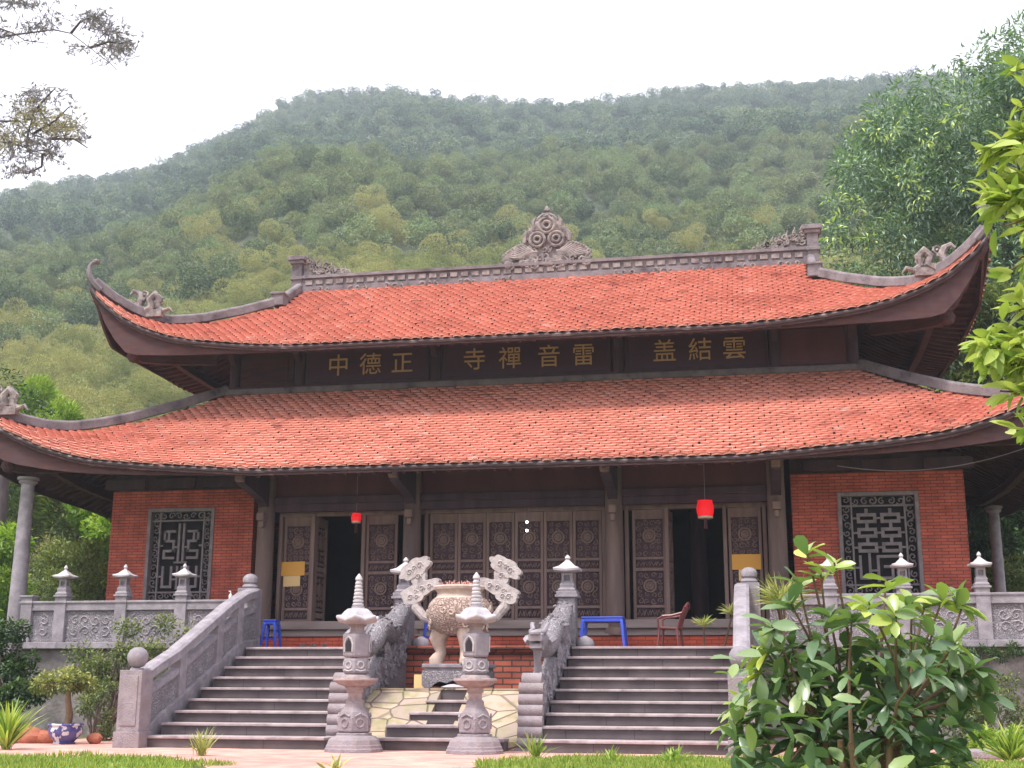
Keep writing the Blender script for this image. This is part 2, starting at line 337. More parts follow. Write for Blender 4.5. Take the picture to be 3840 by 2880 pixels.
sheet('lawn', [(1.6, -24), (30, -24), (30, -7.4), (9.5, -7.4), (2.1, -7.7), (1.5, -9.3)], .003, M['grassbase'])
def blades(name, poly_fn, n, x0, x1, y0, y1, hmin, hmax, label):
    P = np.column_stack([RNG.uniform(x0, x1, n), RNG.uniform(y0, y1, n)]); P = P[poly_fn(P[:, 0], P[:, 1])]; n = len(P)
    C = np.column_stack([P, np.zeros(n)]); A = np.column_stack([RNG.normal(0, .35, (n, 2)), np.ones(n)])
    h = RNG.uniform(hmin, hmax, n) * (.35 + 1.0 * (np.sin(P[:, 0] * 3.1) * np.sin(P[:, 1] * 4.3 + 1) * .5 + .5))
    o = leafmesh(name, C, A, h, .014, M['blade'], rnd=RNG.random(n), roll=3, droop=.1)
    return tag(o, label, 'grass', kind='stuff')
M['blade'] = leafm('grass_blade', [(.13, .20, .03), (.27, .36, .07), (.46, .48, .15)], rough=.6, trans=.4)
blades('grass', lambda x, y: (x < -1.3 + .1 * np.sin(y * 5)) & ((y < -8.75 + .15 * np.sin(x * 3)) | (x < -6.3)) & ((x < -2.2) | (y < -9.6)), 26000, -8, -1.2, -11.5, -6.6, .04, .10, 'bright green lawn left of the pink path')
blades('grass', lambda x, y: (x > 1.45 + .1 * np.sin(y * 5)) & (y < -7.45 + .15 * np.sin(x * 3) - .5 * (x < 2)), 38000, 1.3, 7.5, -10.5, -7.0, .04, .10, 'bright green lawn right of the pink path')

# ============================================================ hill and forest
ex, ey = camo.location.x, camo.location.y
SIL = [(-28.5, .332), (-23.2, .353), (-21.5, .368), (-18.4, .387), (-16, .405), (-13.4, .435), (-11.3, .4635), (-9.2, .4755), (-5.8, .483), (-2.4, .480), (.5, .476), (4.3, .478), (8.4, .482), (12.1, .481), (15.3, .477), (18.5, .477), (23.7, .461), (29, .44)]
FX = 2749.244
def az_to(a): return np.interp(a, [s[0] for s in SIL], [s[1] for s in SIL])
RR = 430.0
def hill_z(x, y):
    dx = x - ex; dy = y - ey; r = np.hypot(dx, dy); a = np.degrees(np.arctan2(dx, dy)) + 10.9
    k = az_to(a); k = k * (1 - .0000 * r)
    top = k * RR + .84
    z = top * np.clip((r - 36) / (RR - 36), 0, 1) ** 1.03
    z = np.where(r > RR, top - (r - RR) * .28, z)
    f = np.clip((r - 45) / 100, 0, 1) * (1 - .6 * np.clip((r - 320) / 100, 0, 1))
    z = z + f * (2.2 * np.sin(x * .045 + 1) * np.sin(y * .037) + 1.4 * np.sin(x * .11 + y * .06) + .8 * np.sin(x * .23 - y * .19))
    return z
na, nr = 130, 90
az = np.radians(np.linspace(-42, 42, na) - 10.9); rr = 34 + (560 - 34) * np.linspace(0, 1, nr) ** 1.5
AZ, R_ = np.meshgrid(az, rr); X_ = ex + R_ * np.sin(AZ); Y_ = ey + R_ * np.cos(AZ); Z_ = hill_z(X_, Y_) - .5
V = np.stack([X_, Y_, Z_], -1).reshape(-1, 3); ii = np.arange((nr - 1) * na).reshape(nr - 1, na)[:, :-1].ravel()
F = np.stack([ii, ii + 1, ii + na + 1, ii + na], 1)
M['hill'] = mat('forest_floor', [(.02, .032, .016), (.04, .055, .024)], .3)
struct(npmesh('hill', V, F, M['hill'], smooth=True))

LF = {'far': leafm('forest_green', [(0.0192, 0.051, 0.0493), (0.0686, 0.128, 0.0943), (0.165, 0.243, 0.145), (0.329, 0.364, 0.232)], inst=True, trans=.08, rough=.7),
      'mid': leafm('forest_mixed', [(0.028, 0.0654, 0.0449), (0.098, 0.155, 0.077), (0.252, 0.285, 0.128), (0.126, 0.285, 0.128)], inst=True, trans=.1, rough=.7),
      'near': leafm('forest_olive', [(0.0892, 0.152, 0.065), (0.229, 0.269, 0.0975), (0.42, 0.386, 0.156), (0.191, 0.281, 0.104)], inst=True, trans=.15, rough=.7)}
protos = bpy.data.collections.new('crown_shapes')
def crown_proto(kind, i, n, size, nb):
    rg = np.random.default_rng(100 * i + n)
    cs = []; rs = []
    for k in range(nb):
        a = rg.uniform(0, 2 * pi); r = rg.uniform(0, .62) ** .8; z = rg.uniform(.35, 1.0) - .45 * r
        cs.append((cos(a) * r, sin(a) * r, z)); q = rg.uniform(.24, .42); rs.append((q, q, q * rg.uniform(.7, 1.0)))
    C, A, idx, dr = crown_pts(n, cs, rs, rg, .75)
    if kind == 'near': A = unit(A + [0, 0, .5])
    o = leafmesh('crown_%s' % kind, C, A, size * rg.uniform(.7, 1.3, n), size * (.55 if kind != 'near' else .32), LF[kind], rnd=.5 * rg.random(n) + .5 * (dr[:, 2] * .5 + .5), rng=rg, roll=1.5)  # leaves facing up take lighter tones, sunlit crown tops put into the colour
    COL.objects.unlink(o); protos.objects.link(o); return o
names = []
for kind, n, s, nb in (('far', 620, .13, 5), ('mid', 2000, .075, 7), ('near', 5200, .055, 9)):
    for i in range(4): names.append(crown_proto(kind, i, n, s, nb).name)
order = sorted(names)
def pick(kind): return [order.index(n) for n in order if n.startswith('crown_' + kind)]
PK = {k: np.array(pick(k)) for k in ('far', 'mid', 'near')}
rg = np.random.default_rng(5); pts = []
def ring(r0, r1, sp, a0=-24, a1=25):
    out = []; r = r0
    while r < r1:
        k = int(math.radians(a1 - a0) * r / sp)
        a = np.radians(np.linspace(a0, a1, k) - 10.9) + rg.normal(0, .25 * sp / r, k)
        q = r + rg.normal(0, .3 * sp, k); out.append(np.column_stack([ex + q * np.sin(a), ey + q * np.cos(a)])); r += sp
    return np.concatenate(out)
A1 = ring(44, 105, 2.9, -27, 27); A2 = ring(105, 215, 3.1); A3 = ring(215, 446, 4.3)
P = np.concatenate([A1, A2, A3]); n_tall = len(P); P = np.concatenate([P, ring(44, 110, 2.2, -27, 27), ring(110, 446, 3.4)]); r = np.hypot(P[:, 0] - ex, P[:, 1] - ey)
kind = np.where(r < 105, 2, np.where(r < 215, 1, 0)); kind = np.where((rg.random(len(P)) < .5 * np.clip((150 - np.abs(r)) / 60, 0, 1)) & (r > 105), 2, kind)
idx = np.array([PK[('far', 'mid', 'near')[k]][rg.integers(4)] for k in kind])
scl = rg.lognormal(0, .30, len(P)) * np.where(r < 105, 1.9, np.where(r < 215, 2.0 + (r - 105) / 400, 2.6)); scl = np.minimum(scl, np.where(r < 105, 2.4, np.where(r < 215, 3.0, 3.6)))
low = np.arange(len(P)) >= n_tall; scl = np.where(low, np.where(r < 110, 1.0, np.where(r < 215, 1.2, 1.7)), scl); me = bpy.data.meshes.new('forest'); Vp = np.column_stack([P, hill_z(P[:, 0], P[:, 1]) - .3 + np.where(low, -.2, rg.uniform(.1, 1.0, len(P))) * scl])
me.vertices.add(len(Vp)); me.vertices.foreach_set('co', Vp.astype(np.float32).ravel())
for nm, ty, vals in (('idx', 'INT', idx), ('scl', 'FLOAT', scl), ('rot', 'FLOAT', rg.uniform(0, 6.28, len(P)))):
    a = me.attributes.new(nm, ty, 'POINT'); a.data.foreach_set('value', vals.astype(np.int32 if ty == 'INT' else np.float32))
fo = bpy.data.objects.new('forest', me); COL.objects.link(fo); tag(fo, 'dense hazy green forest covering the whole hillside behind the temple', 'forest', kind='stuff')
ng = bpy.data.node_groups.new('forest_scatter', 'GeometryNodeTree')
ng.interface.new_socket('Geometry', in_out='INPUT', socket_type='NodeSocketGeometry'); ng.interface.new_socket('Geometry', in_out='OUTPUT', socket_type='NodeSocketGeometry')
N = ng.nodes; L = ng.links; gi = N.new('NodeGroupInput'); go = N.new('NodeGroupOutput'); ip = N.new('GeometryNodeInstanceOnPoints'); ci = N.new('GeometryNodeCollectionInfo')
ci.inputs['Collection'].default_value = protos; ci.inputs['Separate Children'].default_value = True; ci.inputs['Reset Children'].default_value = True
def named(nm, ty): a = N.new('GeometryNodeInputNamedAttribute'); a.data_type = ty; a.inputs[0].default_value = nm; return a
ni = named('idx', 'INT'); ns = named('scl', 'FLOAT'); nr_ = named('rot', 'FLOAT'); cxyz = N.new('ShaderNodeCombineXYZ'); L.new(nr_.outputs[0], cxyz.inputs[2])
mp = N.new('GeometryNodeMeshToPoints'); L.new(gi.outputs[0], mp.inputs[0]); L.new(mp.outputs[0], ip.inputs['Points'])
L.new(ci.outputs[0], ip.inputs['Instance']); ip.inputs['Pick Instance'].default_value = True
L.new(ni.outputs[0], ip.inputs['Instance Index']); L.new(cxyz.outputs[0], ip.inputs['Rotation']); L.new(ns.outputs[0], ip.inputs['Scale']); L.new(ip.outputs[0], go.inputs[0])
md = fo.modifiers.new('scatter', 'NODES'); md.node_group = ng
# ============================================================ temple
temple = thing('temple', 'two-tiered temple hall with orange tiled roofs, upturned eaves and brick end bays', 'temple', (0, 4.04, 0))
TO = (0, 4.04, 0); YC = 4.04
def TM(): return MB(TO)
HD_T = [0, .2, .4, .5, .6, .7, .8, .9, 1]; HD_V = [0, -.01, .03, .095, .19, .39, .69, 1.05, 1.5]
class Roof:
    def __init__(s, yr, zr, ye, ze, w0, w1, tk, eu, ev, fl):
        s.fl = fl
        s.yr, s.zr, s.ye, s.ze, s.w0, s.w1, s.tk, s.eu, s.ev = yr, zr, ye, ze, w0, w1, tk, eu, ev
        s.len = math.hypot(s.ye - s.yr, s.ze - s.zr)
    def W(s, t): return s.w0 + (s.w1 - s.w0) * np.clip((t - s.tk) / (1 - s.tk), 0, 1.1)
    def z(s, t, u, fl=0.):
        ss = np.clip((t - s.tk) / (1 - s.tk), 0, 1); sag = -.05 * np.sin(np.pi * np.clip(t, 0, 1))
        return s.zr + (s.ze - s.zr) * t + sag * (1 - np.clip(u, 0, 1)) + np.interp(ss, HD_T, HD_V) * (fl + (1 - fl) * np.interp(np.clip(u, 0, 1), s.eu, s.ev))
    def P(s, face, lat, t):     # face: f front, b back, l left, r right
        lat = np.asarray(lat, float); t = np.asarray(t, float) + 0 * lat; lat = lat + 0 * t
        y = s.yr + (s.ye - s.yr) * t; W = s.W(t)
        if face in 'fb':
            Z = s.z(t, np.abs(lat) / W); Y = y if face == 'f' else 2 * YC - y
            return np.stack([lat, Y, Z], -1)
        hd = YC - y; u = 1 - (hd - np.abs(lat)) / W
        Z = s.z(t, u, s.fl); X = W if face == 'r' else -W
        return np.stack([X, YC + lat, Z], -1)
    def half(s, face, t): return s.W(t) if face in 'fb' else YC - (s.yr + (s.ye - s.yr) * np.asarray(t, float))
UP = Roof(4.04, 9.95, -.30, 7.42, 5.9, 8.85, .286, [0, .5, .61, .66, .73, .80, .86, .915, .966, 1], [0, 0, .045, .08, .13, .22, .35, .52, .76, 1], .30)
LO = Roof(1.87, 6.97, -2.15, 4.63, 6.6, 10.3, 0, [0, .42, .485, .58, .63, .73, .78, .83, .91, 1], [0, 0, .035, .085, .11, .185, .27, .38, .62, 1], .08)
def shell(R, name, thick, mats, faces='fblr'):
    vs = []; fs = []; mi = []; k = 0
    for fc in faces:
        t0 = R.tk if fc in 'lr' else 0
        nt_, nl = 24, 72; T = np.linspace(t0, 1, nt_)[:, None]; U = np.linspace(-1, 1, nl)[None]
        lat = U * R.half(fc, T); P = R.P(fc, lat, T + 0 * U)
        for layer, dz in ((0, -.035), (1, -thick)):
            Q = P.copy(); Q[..., 2] += dz; vs.append(Q.reshape(-1, 3))
            g = np.arange(nt_ * nl).reshape(nt_, nl) + k; a = np.stack([g[:-1, :-1], g[:-1, 1:], g[1:, 1:], g[1:, :-1]], -1).reshape(-1, 4)
            fs.append(a); mi.append(np.full(len(a), layer)); k += nt_ * nl
        g1 = np.arange((nt_ - 1) * nl, nt_ * nl) + k - 2 * nt_ * nl; g2 = g1 + nt_ * nl
        a = np.stack([g1[:-1], g1[1:], g2[1:], g2[:-1]], -1); fs.append(a); mi.append(np.full(len(a), 1))
    o = npmesh(name, np.concatenate(vs), np.concatenate(fs), mats, temple, True, off=TO)
    o.data.polygons.foreach_set('material_index', np.concatenate(mi).astype(np.int32)); return o
def tiles(R, fc, name, par, wt=.205, ex_=.148, rg=np.random.default_rng(3)):
    out = []; rn = []; n = int(R.len * (1 - (R.tk if fc in 'lr' else 0)) / ex_); t0 = R.tk if fc in 'lr' else 0
    prof = [(-.5, -.03, .0), (.5, -.03, .0), (.5, .11, .028), (.13, .215, .06), (-.13, .215, .06), (-.5, .11, .028)]
    for k in range(n):
        t = t0 + (k + .2) * (1 - t0) / n; h = float(R.half(fc, t)) - .06
        lat = np.arange(-math.ceil(h / wt) - 1, math.ceil(h / wt) + 2) * wt + (k % 2) * wt / 2; lat = lat[np.abs(lat) < h]
        if not len(lat): continue
        j = rg.normal(0, .006, len(lat)); dz = rg.normal(0, .0045, len(lat)); rot = rg.normal(0, .03, len(lat))
        top = []
        for a, b, c in prof:
            aa = a * wt * .97; la = lat + aa + j - rot * b; tt = t + (b + rot * aa) / R.len
            tt = np.minimum(tt, 1.03); P = R.P(fc, la, np.minimum(tt, 1)); P = P + 0
            P[..., 2] += c + dz + .004
            if np.any(tt > 1): 
                ov = (tt - 1) * R.len; P[..., 1 if fc in 'fb' else 0] += {'f': -1, 'b': 1, 'l': -1, 'r': 1}[fc] * ov * .9; P[..., 2] -= ov * .3
            top.append(P)
        top = np.stack(top, 1); bot = top[:, 2:6].copy(); bot[..., 2] -= .042
        out.append(np.concatenate([top, bot], 1)); rn.append(np.clip(rg.normal(.55, .12, len(lat)) - .4 * (rg.random(len(lat)) < .03) + .35 * (rg.random(len(lat)) < .015), 0, 1))
    V = np.concatenate(out); rn = np.concatenate(rn); m = len(V)
    f = np.array([[0, 1, 2, 5], [5, 2, 3, 4], [2, 3, 7, 6], [3, 4, 8, 7], [4, 5, 9, 8]])
    F = (np.arange(m)[:, None, None] * 10 + f[None]).reshape(-1, 4)
    return npmesh(name, V.reshape(-1, 3), F, M['tile'], par, rnd=np.repeat(rn, 10), off=TO)
def hip_line(R, sx, sy, n=26, t0=None, t1=1.0, lift=0):
    T = np.linspace(R.tk if t0 is None else t0, t1, n); P = R.P('f' if sy < 0 else 'b', sx * R.W(T), T); P[:, 2] += lift; return [tuple(p) for p in P]
def eave_boards(R, par, inset, h0, hc):
    for fc in 'flrb':
        n = 70; t = 1 - inset / R.len; H = float(R.half(fc, t)); U = np.linspace(-1, 1, n); P = R.P(fc, U * H, np.full(n, t)); u = np.abs(U) if fc in 'fb' else None
        lift = P[:, 2] - P[:, 2].min(); W_t = float(R.W(t)); uu = np.abs(U * H) / W_t if fc in 'fb' else 1 - (H - np.abs(U * H)) / W_t
        mb = TM(); k = 0
        nrm = {'f': (0, -1), 'b': (0, 1), 'l': (-1, 0), 'r': (1, 0)}[fc]; vs = []; fs = []
        for i in range(n):
            x, y, z = P[i]; k_ = min(1, max(0, (uu[i] - .90) / .10)); lo = (z - .05 - h0 - hc * lift[i]) * (1 - k_) + (z - .16) * k_ - .03 * abs(sin(k_ * 12))
            for dx, zz in ((.02, z - .05), (.02, lo), (-.03, lo), (-.03, z - .05)): vs.append((x + nrm[0] * dx, y + nrm[1] * dx, zz))
        for i in range(n - 1):
            for j in range(4): q = (j + 1) % 4; fs.append((i * 4 + j, i * 4 + q, (i + 1) * 4 + q, (i + 1) * 4 + j))
        mb.add(vs, fs); mb.build('fascia_board', M['fascia'], par)
        # mottled mortar drip line just under the tile edge
        mb = TM(); pts = R.P(fc, U * float(R.half(fc, 1)) * .995, np.full(n, 1.0)); pts[:, 2] -= .055
        mb.tube([tuple(p) for p in pts], [.035 + random.uniform(-.008, .008) for _ in range(n)], 6); mb.build('drip_edge', M['drip'], par)
def rafters(R, par, faces='flr', sp=.27, tlen=2.3):
    mb = TM()
    for fc in faces:
        H = float(R.half(fc, 1)); lat = -H + sp / 2
        while lat < H:
            T = np.linspace(1 - .02, max(R.tk + .02, 1 - tlen / R.len), 6); T = T[np.abs(lat) < R.half(fc, T) - .05]
            if len(T) > 1:
                P = R.P(fc, np.full(len(T), lat), T); P[:, 2] -= .20; mb.rail([tuple(p) for p in P], .07, .07)
            lat += sp
    return mb.build('rafters', M['soffit'], par)
def make_roof(R, nm):
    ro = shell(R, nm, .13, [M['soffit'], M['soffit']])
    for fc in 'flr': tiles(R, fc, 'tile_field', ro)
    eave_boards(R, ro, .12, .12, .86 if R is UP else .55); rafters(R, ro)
    for sx in (-1, 1):
        for sy in (-1, 1):
            mb = TM(); pts = hip_line(R, sx, sy, 30, R.tk, .995, .02); mb.rail(pts, .17, .16)
            mb.build('hip_ridge', M['mortar'], ro, bevel=.012)
            # horn curling up past the corner
            p = Vector(pts[-1]); dx, dy = sx * .72, sy * .5
            mb = TM(); hp = [p + Vector((dx * a, dy * a, b)) for a, b in ((-.22, -.10), (-.05, .03), (.04, .14), (.075, .26), (.07, .38), (.03, .46), (-.05, .50), (-.14, .47))]
            mb.tube(hp, [.10, .10, .085, .07, .055, .05, .06, .035], 8, flat=.8); mb.blob(hp[-2], .07, 1, 0, (1.4, .8, .8), .15); mb.build('horn', M['mortar'], ro, True)
            # scalloped blade and curled bracket under the hip
            ye = R.ye if sy < 0 else 2 * YC - R.ye; yt = R.yr if sy < 0 else 2 * YC - R.yr; tp = Vector((sx * R.w1, ye, 0)); br = Vector((sx * (R.w1 - .78), ye - sy * .78, 0)); zb_ = R.ze + (.06 if R is UP else .26); dd = (tp - br).normalized(); nn = Vector((-dd.y, dd.x, 0)) * .07
            mb = TM(); fs_ = np.linspace(0, 1, 25); tops = []; bots = []
            for f in fs_:
                c = br.lerp(tp, f) - dd * .05; tt = 1 - (1 - f) * .78 / abs(R.ye - R.yr); zt_ = float(R.P('f', R.W(tt), tt)[2]) - .12; zl_ = zb_ + (R.P('f', R.w1, 1.0)[2] - .18 - zb_) * f ** 1.15 - .05 * abs(sin(f * pi * 5)); tops.append(Vector((c.x, c.y, zt_))); bots.append(Vector((c.x, c.y, min(zl_, zt_ - .03))))
            vs = [p + s_ * nn for p in tops + bots[::-1] for s_ in (-1, 1)]; n_ = len(tops) * 2
            mb.add(vs, [tuple(range(0, 2 * n_, 2)), tuple(range(2 * n_ - 1, 0, -2))] + [(2 * i, 2 * i + 1, 2 * ((i + 1) % n_) + 1, 2 * ((i + 1) % n_)) for i in range(n_)]); mb.build('corner_beam', M['fascia'], ro)
            mb = TM(); c = Vector((br.x, br.y, zb_)); mb.rail([c - dd * 1.7 + Vector((0, 0, .12)), c - dd * .6 + Vector((0, 0, -.02)), c - dd * .1 + Vector((0, 0, -.06)), c + dd * .08], .17, .24); mb.blob(c + dd * .08 + Vector((0, 0, .06)), .14, 2, 0, (1, 1, 1), .08); mb.build('corner_bracket', M['fascia'], ro)
    return ro
upper_roof = make_roof(UP, 'upper_roof'); lower_roof = make_roof(LO, 'lower_roof')
# top band where the lower roof meets the upper storey
mb = TM()
for sg in (-1, 1): mb.box(-6.72, 6.72, 4.04 + sg * 2.2 - .12, 4.04 + sg * 2.2 + .12, 6.93, 7.06); mb.box(sg * 6.6 - .12, sg * 6.6 + .12, 1.96, 6.12, 6.93, 7.06)
mb.build('flashing_band', M['mortar'], lower_roof, bevel=.015)
# dragons on the hips
def hip_dragon(R, sx, t, s, par):
    P = R.P('f', sx * R.W(t), t); y, z = float(P[1]), float(P[2]) + .16; x = float(P[0]); mb = TM(); rnd = random.Random(4)
    X = lambda a, b, c=0: (x - sx * a * s, y + c * s, z + b * s)
    mb.tube([X(-.38, .42), X(-.30, .50), X(-.18, .44), X(-.10, .30), X(-.16, .12), X(0, 0), X(.16, .10), X(.10, .28), X(.22, .40), X(.34, .28), X(.30, .10), X(.44, .0), X(.58, .06), X(.66, -.04)], [.03, .05, .07, .09, .1, .11, .1, .09, .09, .08, .07, .06, .04, .015], 7)
    for k in range(16): a = rnd.uniform(-.3, .35); b = rnd.uniform(.0, .45) * (1 - abs(a)); P2 = spiral(a, b, rnd.uniform(.07, .12), 1.1, rnd.uniform(0, 6), 1, 7); mb.tube([X(u, v, rnd.uniform(-.06, .06)) for u, v in P2], .028 * s, 5)
    mb.box(x - .42 * s, x + .42 * s, y - .07, y + .07, z - .12, z + .04); return mb.build('roof_dragon', M['ornament'], par, True)
for sx in (-1, 1): hip_dragon(UP, sx, .80, .95, upper_roof); hip_dragon(LO, sx, .865, .95, lower_roof)
# main ridge
mb = TM(); mb.box(-5.95, 5.95, 3.90, 4.18, 9.72, 10.02); mb.box(-5.9, 5.9, 3.93, 4.15, 10.02, 10.22); mb.box(-5.95, 5.95, 3.87, 4.21, 10.22, 10.29)
for k in range(46): mb.cb((-5.65 + k * .251, 3.915, 10.12), (.17, .03, .11), 1)
for k in range(13):
    x = -5.4 + k * .9 + random.uniform(-.06, .06)
    if abs(x) > .9: scrolls(mb, x - .25, x + .25, 9.84, 9.99, 3.88, .08, 3, 1, thick=.42)
mb.build('main_ridge', [M['mortar'], M['ornament']], upper_roof)
for sx in (-1, 1):
    mb = TM(); x = 5.96 * sx
    mb.box(x - .12, x + .12, 3.9, 4.18, 9.55, 10.62); mb.box(x - .17, x + .17, 3.85, 4.23, 10.60, 10.68); mb.box(x - .21, x + .21, 3.81, 4.27, 10.68, 10.78); mb.box(x - .15, x + .15, 3.86, 4.22, 10.2, 10.28)
    mb.build('ridge_post', M['mortar'], upper_roof, bevel=.012)
    mb = TM(); xi = x - sx * .13
    mb.prism([(xi, 10.28), (xi, 10.72), (xi - sx * .3, 10.55), (xi - sx * .55, 10.52), (xi - sx * .8, 10.38), (xi - sx * 1.25, 10.29)], 'y', 4.0, 4.08)
    for k in range(26):
        a = random.uniform(.03, 1.15); zt = 10.28 + .48 * (1 - a / 1.25); b = random.uniform(10.32, max(10.34, zt)); mb.tube([(xi - sx * u, 3.97, v) for u, v in spiral(a, b, random.uniform(.06, .1), 1.1, random.uniform(0, 6), 1, 7)], .026, 5)
    for k in range(7): a = .12 + .16 * k; mb.tube([(xi - sx * a, 4.0, 10.3 + .45 * (1 - a / 1.25)), (xi - sx * (a - .05), 3.99, 10.44 + .45 * (1 - a / 1.25))], [.03, .012], 5)
    mb.build('ridge_end_carving', M['ornament'], upper_roof, True)
    # steep gable ridge from the post down to the kink
    for sy in (-1, 1):
        P = [UP.P('f' if sy < 0 else 'b', sx * 5.9, t) for t in np.linspace(.0, .285, 8)]; P = [(float(p[0]), float(p[1]) , float(p[2]) + .02) for p in P]
        mb = TM(); mb.rail(P, .17, .15); e = P[-1]; mb.box(e[0] - .14, e[0] + .14, e[1] - .2, e[1] + .14, e[2] - .05, e[2] + .24); mb.box(e[0] - .17, e[0] + .17, e[1] - .23, e[1] + .17, e[2] + .20, e[2] + .25); mb.build('gable_ridge', M['mortar'], upper_roof, bevel=.01)
    mb = TM(); k0 = float(UP.P('f', 5.9, .286)[2]); mb.add([(x * .965, 2.8, k0 - .1), (x * .965, 5.28, k0 - .1), (x * .965, 4.04, 9.9)], [(0, 1, 2)]); mb.build('gable_wall', M['brick'], temple)
# crown ornament
def flat_disc(mb, cx, cz, r, y0, y1, m=0, n=18): mb.prism([(cx + r * cos(2 * pi * k / n), cz + r * sin(2 * pi * k / n)) for k in range(n)], 'y', y0, y1, m)
def ringt(mb, cx, cz, r, y, q, m=0, n=18, a0=0, a1=2 * pi): mb.tube([(cx + r * cos(a0 + (a1 - a0) * k / n), y, cz + r * sin(a0 + (a1 - a0) * k / n)) for k in range(n + 1)], q, 6, m)
mb = TM(); cz = 10.30; y0, y1 = 3.98, 4.10; cx = .03
mb.prism([(cx - 1.0, cz - .05), (cx - .92, cz + .2), (cx - .55, cz + .28), (cx - .45, cz + .6), (cx - .3, cz + .78), (cx - .2, cz + 1.02), (cx, cz + 1.12), (cx + .2, cz + 1.02), (cx + .3, cz + .78), (cx + .45, cz + .6), (cx + .55, cz + .28), (cx + .92, cz + .2), (cx + 1.0, cz - .05)], 'y', 4.01, 4.07)
for s_ in (-1, 1):
    ringt(mb, cx + s_ * .22, cz + .56, .17, 3.97, .04); ringt(mb, cx + s_ * .22, cz + .56, .08, 3.95, .035); ringt(mb, cx + s_ * .22, cz + .55, .25, 3.98, .03, n=12, a0=.1 if s_ > 0 else pi - .1, a1=pi * .75 if s_ > 0 else pi * .25)
    for k in range(9):
        a = .06 + k * .085; L_ = 1.0 - .035 * k; x1 = cx + s_ * L_ * cos(a); z1 = cz + .12 + L_ * sin(a) * .62
        mb.tube([(cx + s_ * .22, 3.98, cz + .12 + .2 * sin(a)), (cx + s_ * L_ * .6 * cos(a), 3.96, cz + .10 + L_ * .5 * sin(a) * .62), (x1, 3.99, z1 + .03)], [.045, .05, .03], 6); mb.blob((x1, 3.99, z1 + .05), .045, 1, 0, (1, .8, 1), .15)
    mb.tube([(cx + s_ * .52, 3.99, cz + .5), (cx + s_ * .5, 3.98, cz + .7), (cx + s_ * .4, 3.98, cz + .82)], [.05, .06, .02], 6); mb.tube([(cx + s_ * .3, 3.99, cz + .8), (cx + s_ * .32, 3.98, cz + 1.0), (cx + s_ * .25, 3.98, cz + 1.12)], [.05, .05, .02], 6)
ringt(mb, cx, cz + .90, .18, 3.97, .045); ringt(mb, cx, cz + .90, .09, 3.95, .04); ringt(mb, cx, cz + .93, .25, 3.98, .03, n=12, a0=.4, a1=pi - .4)
mb.lathe((cx, 4.03, cz + 1.12), [(.11, 0), (.08, .06), (.05, .10), (.08, .15), (.06, .20), (.02, .27)], 10)
for k in range(40):
    a = random.uniform(-.95, .95); b = random.uniform(-.02, .2 * (1.1 - abs(a))); mb.tube([(cx + u, 3.9 + .1 * b, v) for u, v in spiral(a, cz + b - .05, random.uniform(.07, .12), 1.1, random.uniform(0, 6), 1, 7)], .03, 5)
for k in range(24): a = random.uniform(-.5, .5); b = random.uniform(.3, .95); (abs(a) < .55 * (1.2 - b)) and mb.tube([(cx + u, 3.98, v) for u, v in spiral(a, cz + b, .07, 1.1, random.uniform(0, 6), 1, 7)], .022, 5)
rq = random.Random(12)
for k in range(46):      # flame tongues round the outline
    f = rq.uniform(-1, 1); zt = cz + (1.12 - abs(f) * 1.0) if abs(f) < .5 else cz + .62 * (1.15 - abs(f)); x1 = cx + f * 1.0; sx_ = 1 if f > 0 else -1
    mb.tube([(x1 - .04 * sx_, 4.0, zt - .12), (x1 + .05 * sx_, 3.98, zt - .01), (x1 + .02 * sx_, 3.98, zt + .08), (x1 + .07 * sx_, 3.99, zt + .15)], [.035, .04, .025, .006], 5)
mb.build('ridge_crown', M['ornament'], upper_roof, True)

# ---------------- upper storey
mb = TM(); mb.box(-6.45, 6.45, 1.93, 6.15, 6.9, 8.55); mb.build('upper_wall', M['maroon'], temple)
for x in (-6.48, -5.0, -2.0, 1.85, 5.0, 6.5):
    mb = TM(); mb.lathe((x, 1.87, 6.98), [(.115, 0), (.115, 1.5)], 16); mb.build('upper_column', M['darkwood'], temple, True)
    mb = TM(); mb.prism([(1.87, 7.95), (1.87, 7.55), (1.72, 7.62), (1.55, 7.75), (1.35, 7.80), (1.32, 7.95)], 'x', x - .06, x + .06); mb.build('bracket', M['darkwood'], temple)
mb = TM(); mb.box(-6.5, 6.5, 1.78, 1.93, 7.06, 7.11); mb.box(-6.6, 6.6, 1.74, 1.95, 7.86, 8.02); mb.build('upper_beam', M['darkwood'], temple)
for x0, x1 in ((-6.35, -5.15), (5.12, 6.38)):
    mb = TM(); mb.box(x0, x1, 1.86, 1.94, 7.12, 7.85); mb.box(x0 + .12, x1 - .12, 1.84, 1.865, 7.2, 7.78); mb.build('wall_panel', M['fascia'] if x0 < 0 else M['maroon'], temple)
for y0 in (1.93,):
    for sx in (-1, 1):
        for y in (1.93, 3.4, 4.7, 6.1):
            mb = TM(); mb.lathe((sx * 6.5, y, 6.98), [(.11, 0), (.11, 1.5)], 12); mb.build('upper_column', M['darkwood'], temple, True)
# outer eave purlins of both roofs (front and sides)
for R, zz in ((UP, 7.36), (LO, 4.56)):
    pr = upper_roof if R is UP else lower_roof
    for fc in 'flr':
        mb = TM(); H = float(R.half(fc, .80)); U = np.linspace(-1, 1, 50); P = R.P(fc, U * H * .93, np.full(50, .80)); P[:, 2] -= .36; mb.rail([tuple(p) for p in P], .14, .15); mb.build('eave_beam', M['fascia'], pr)

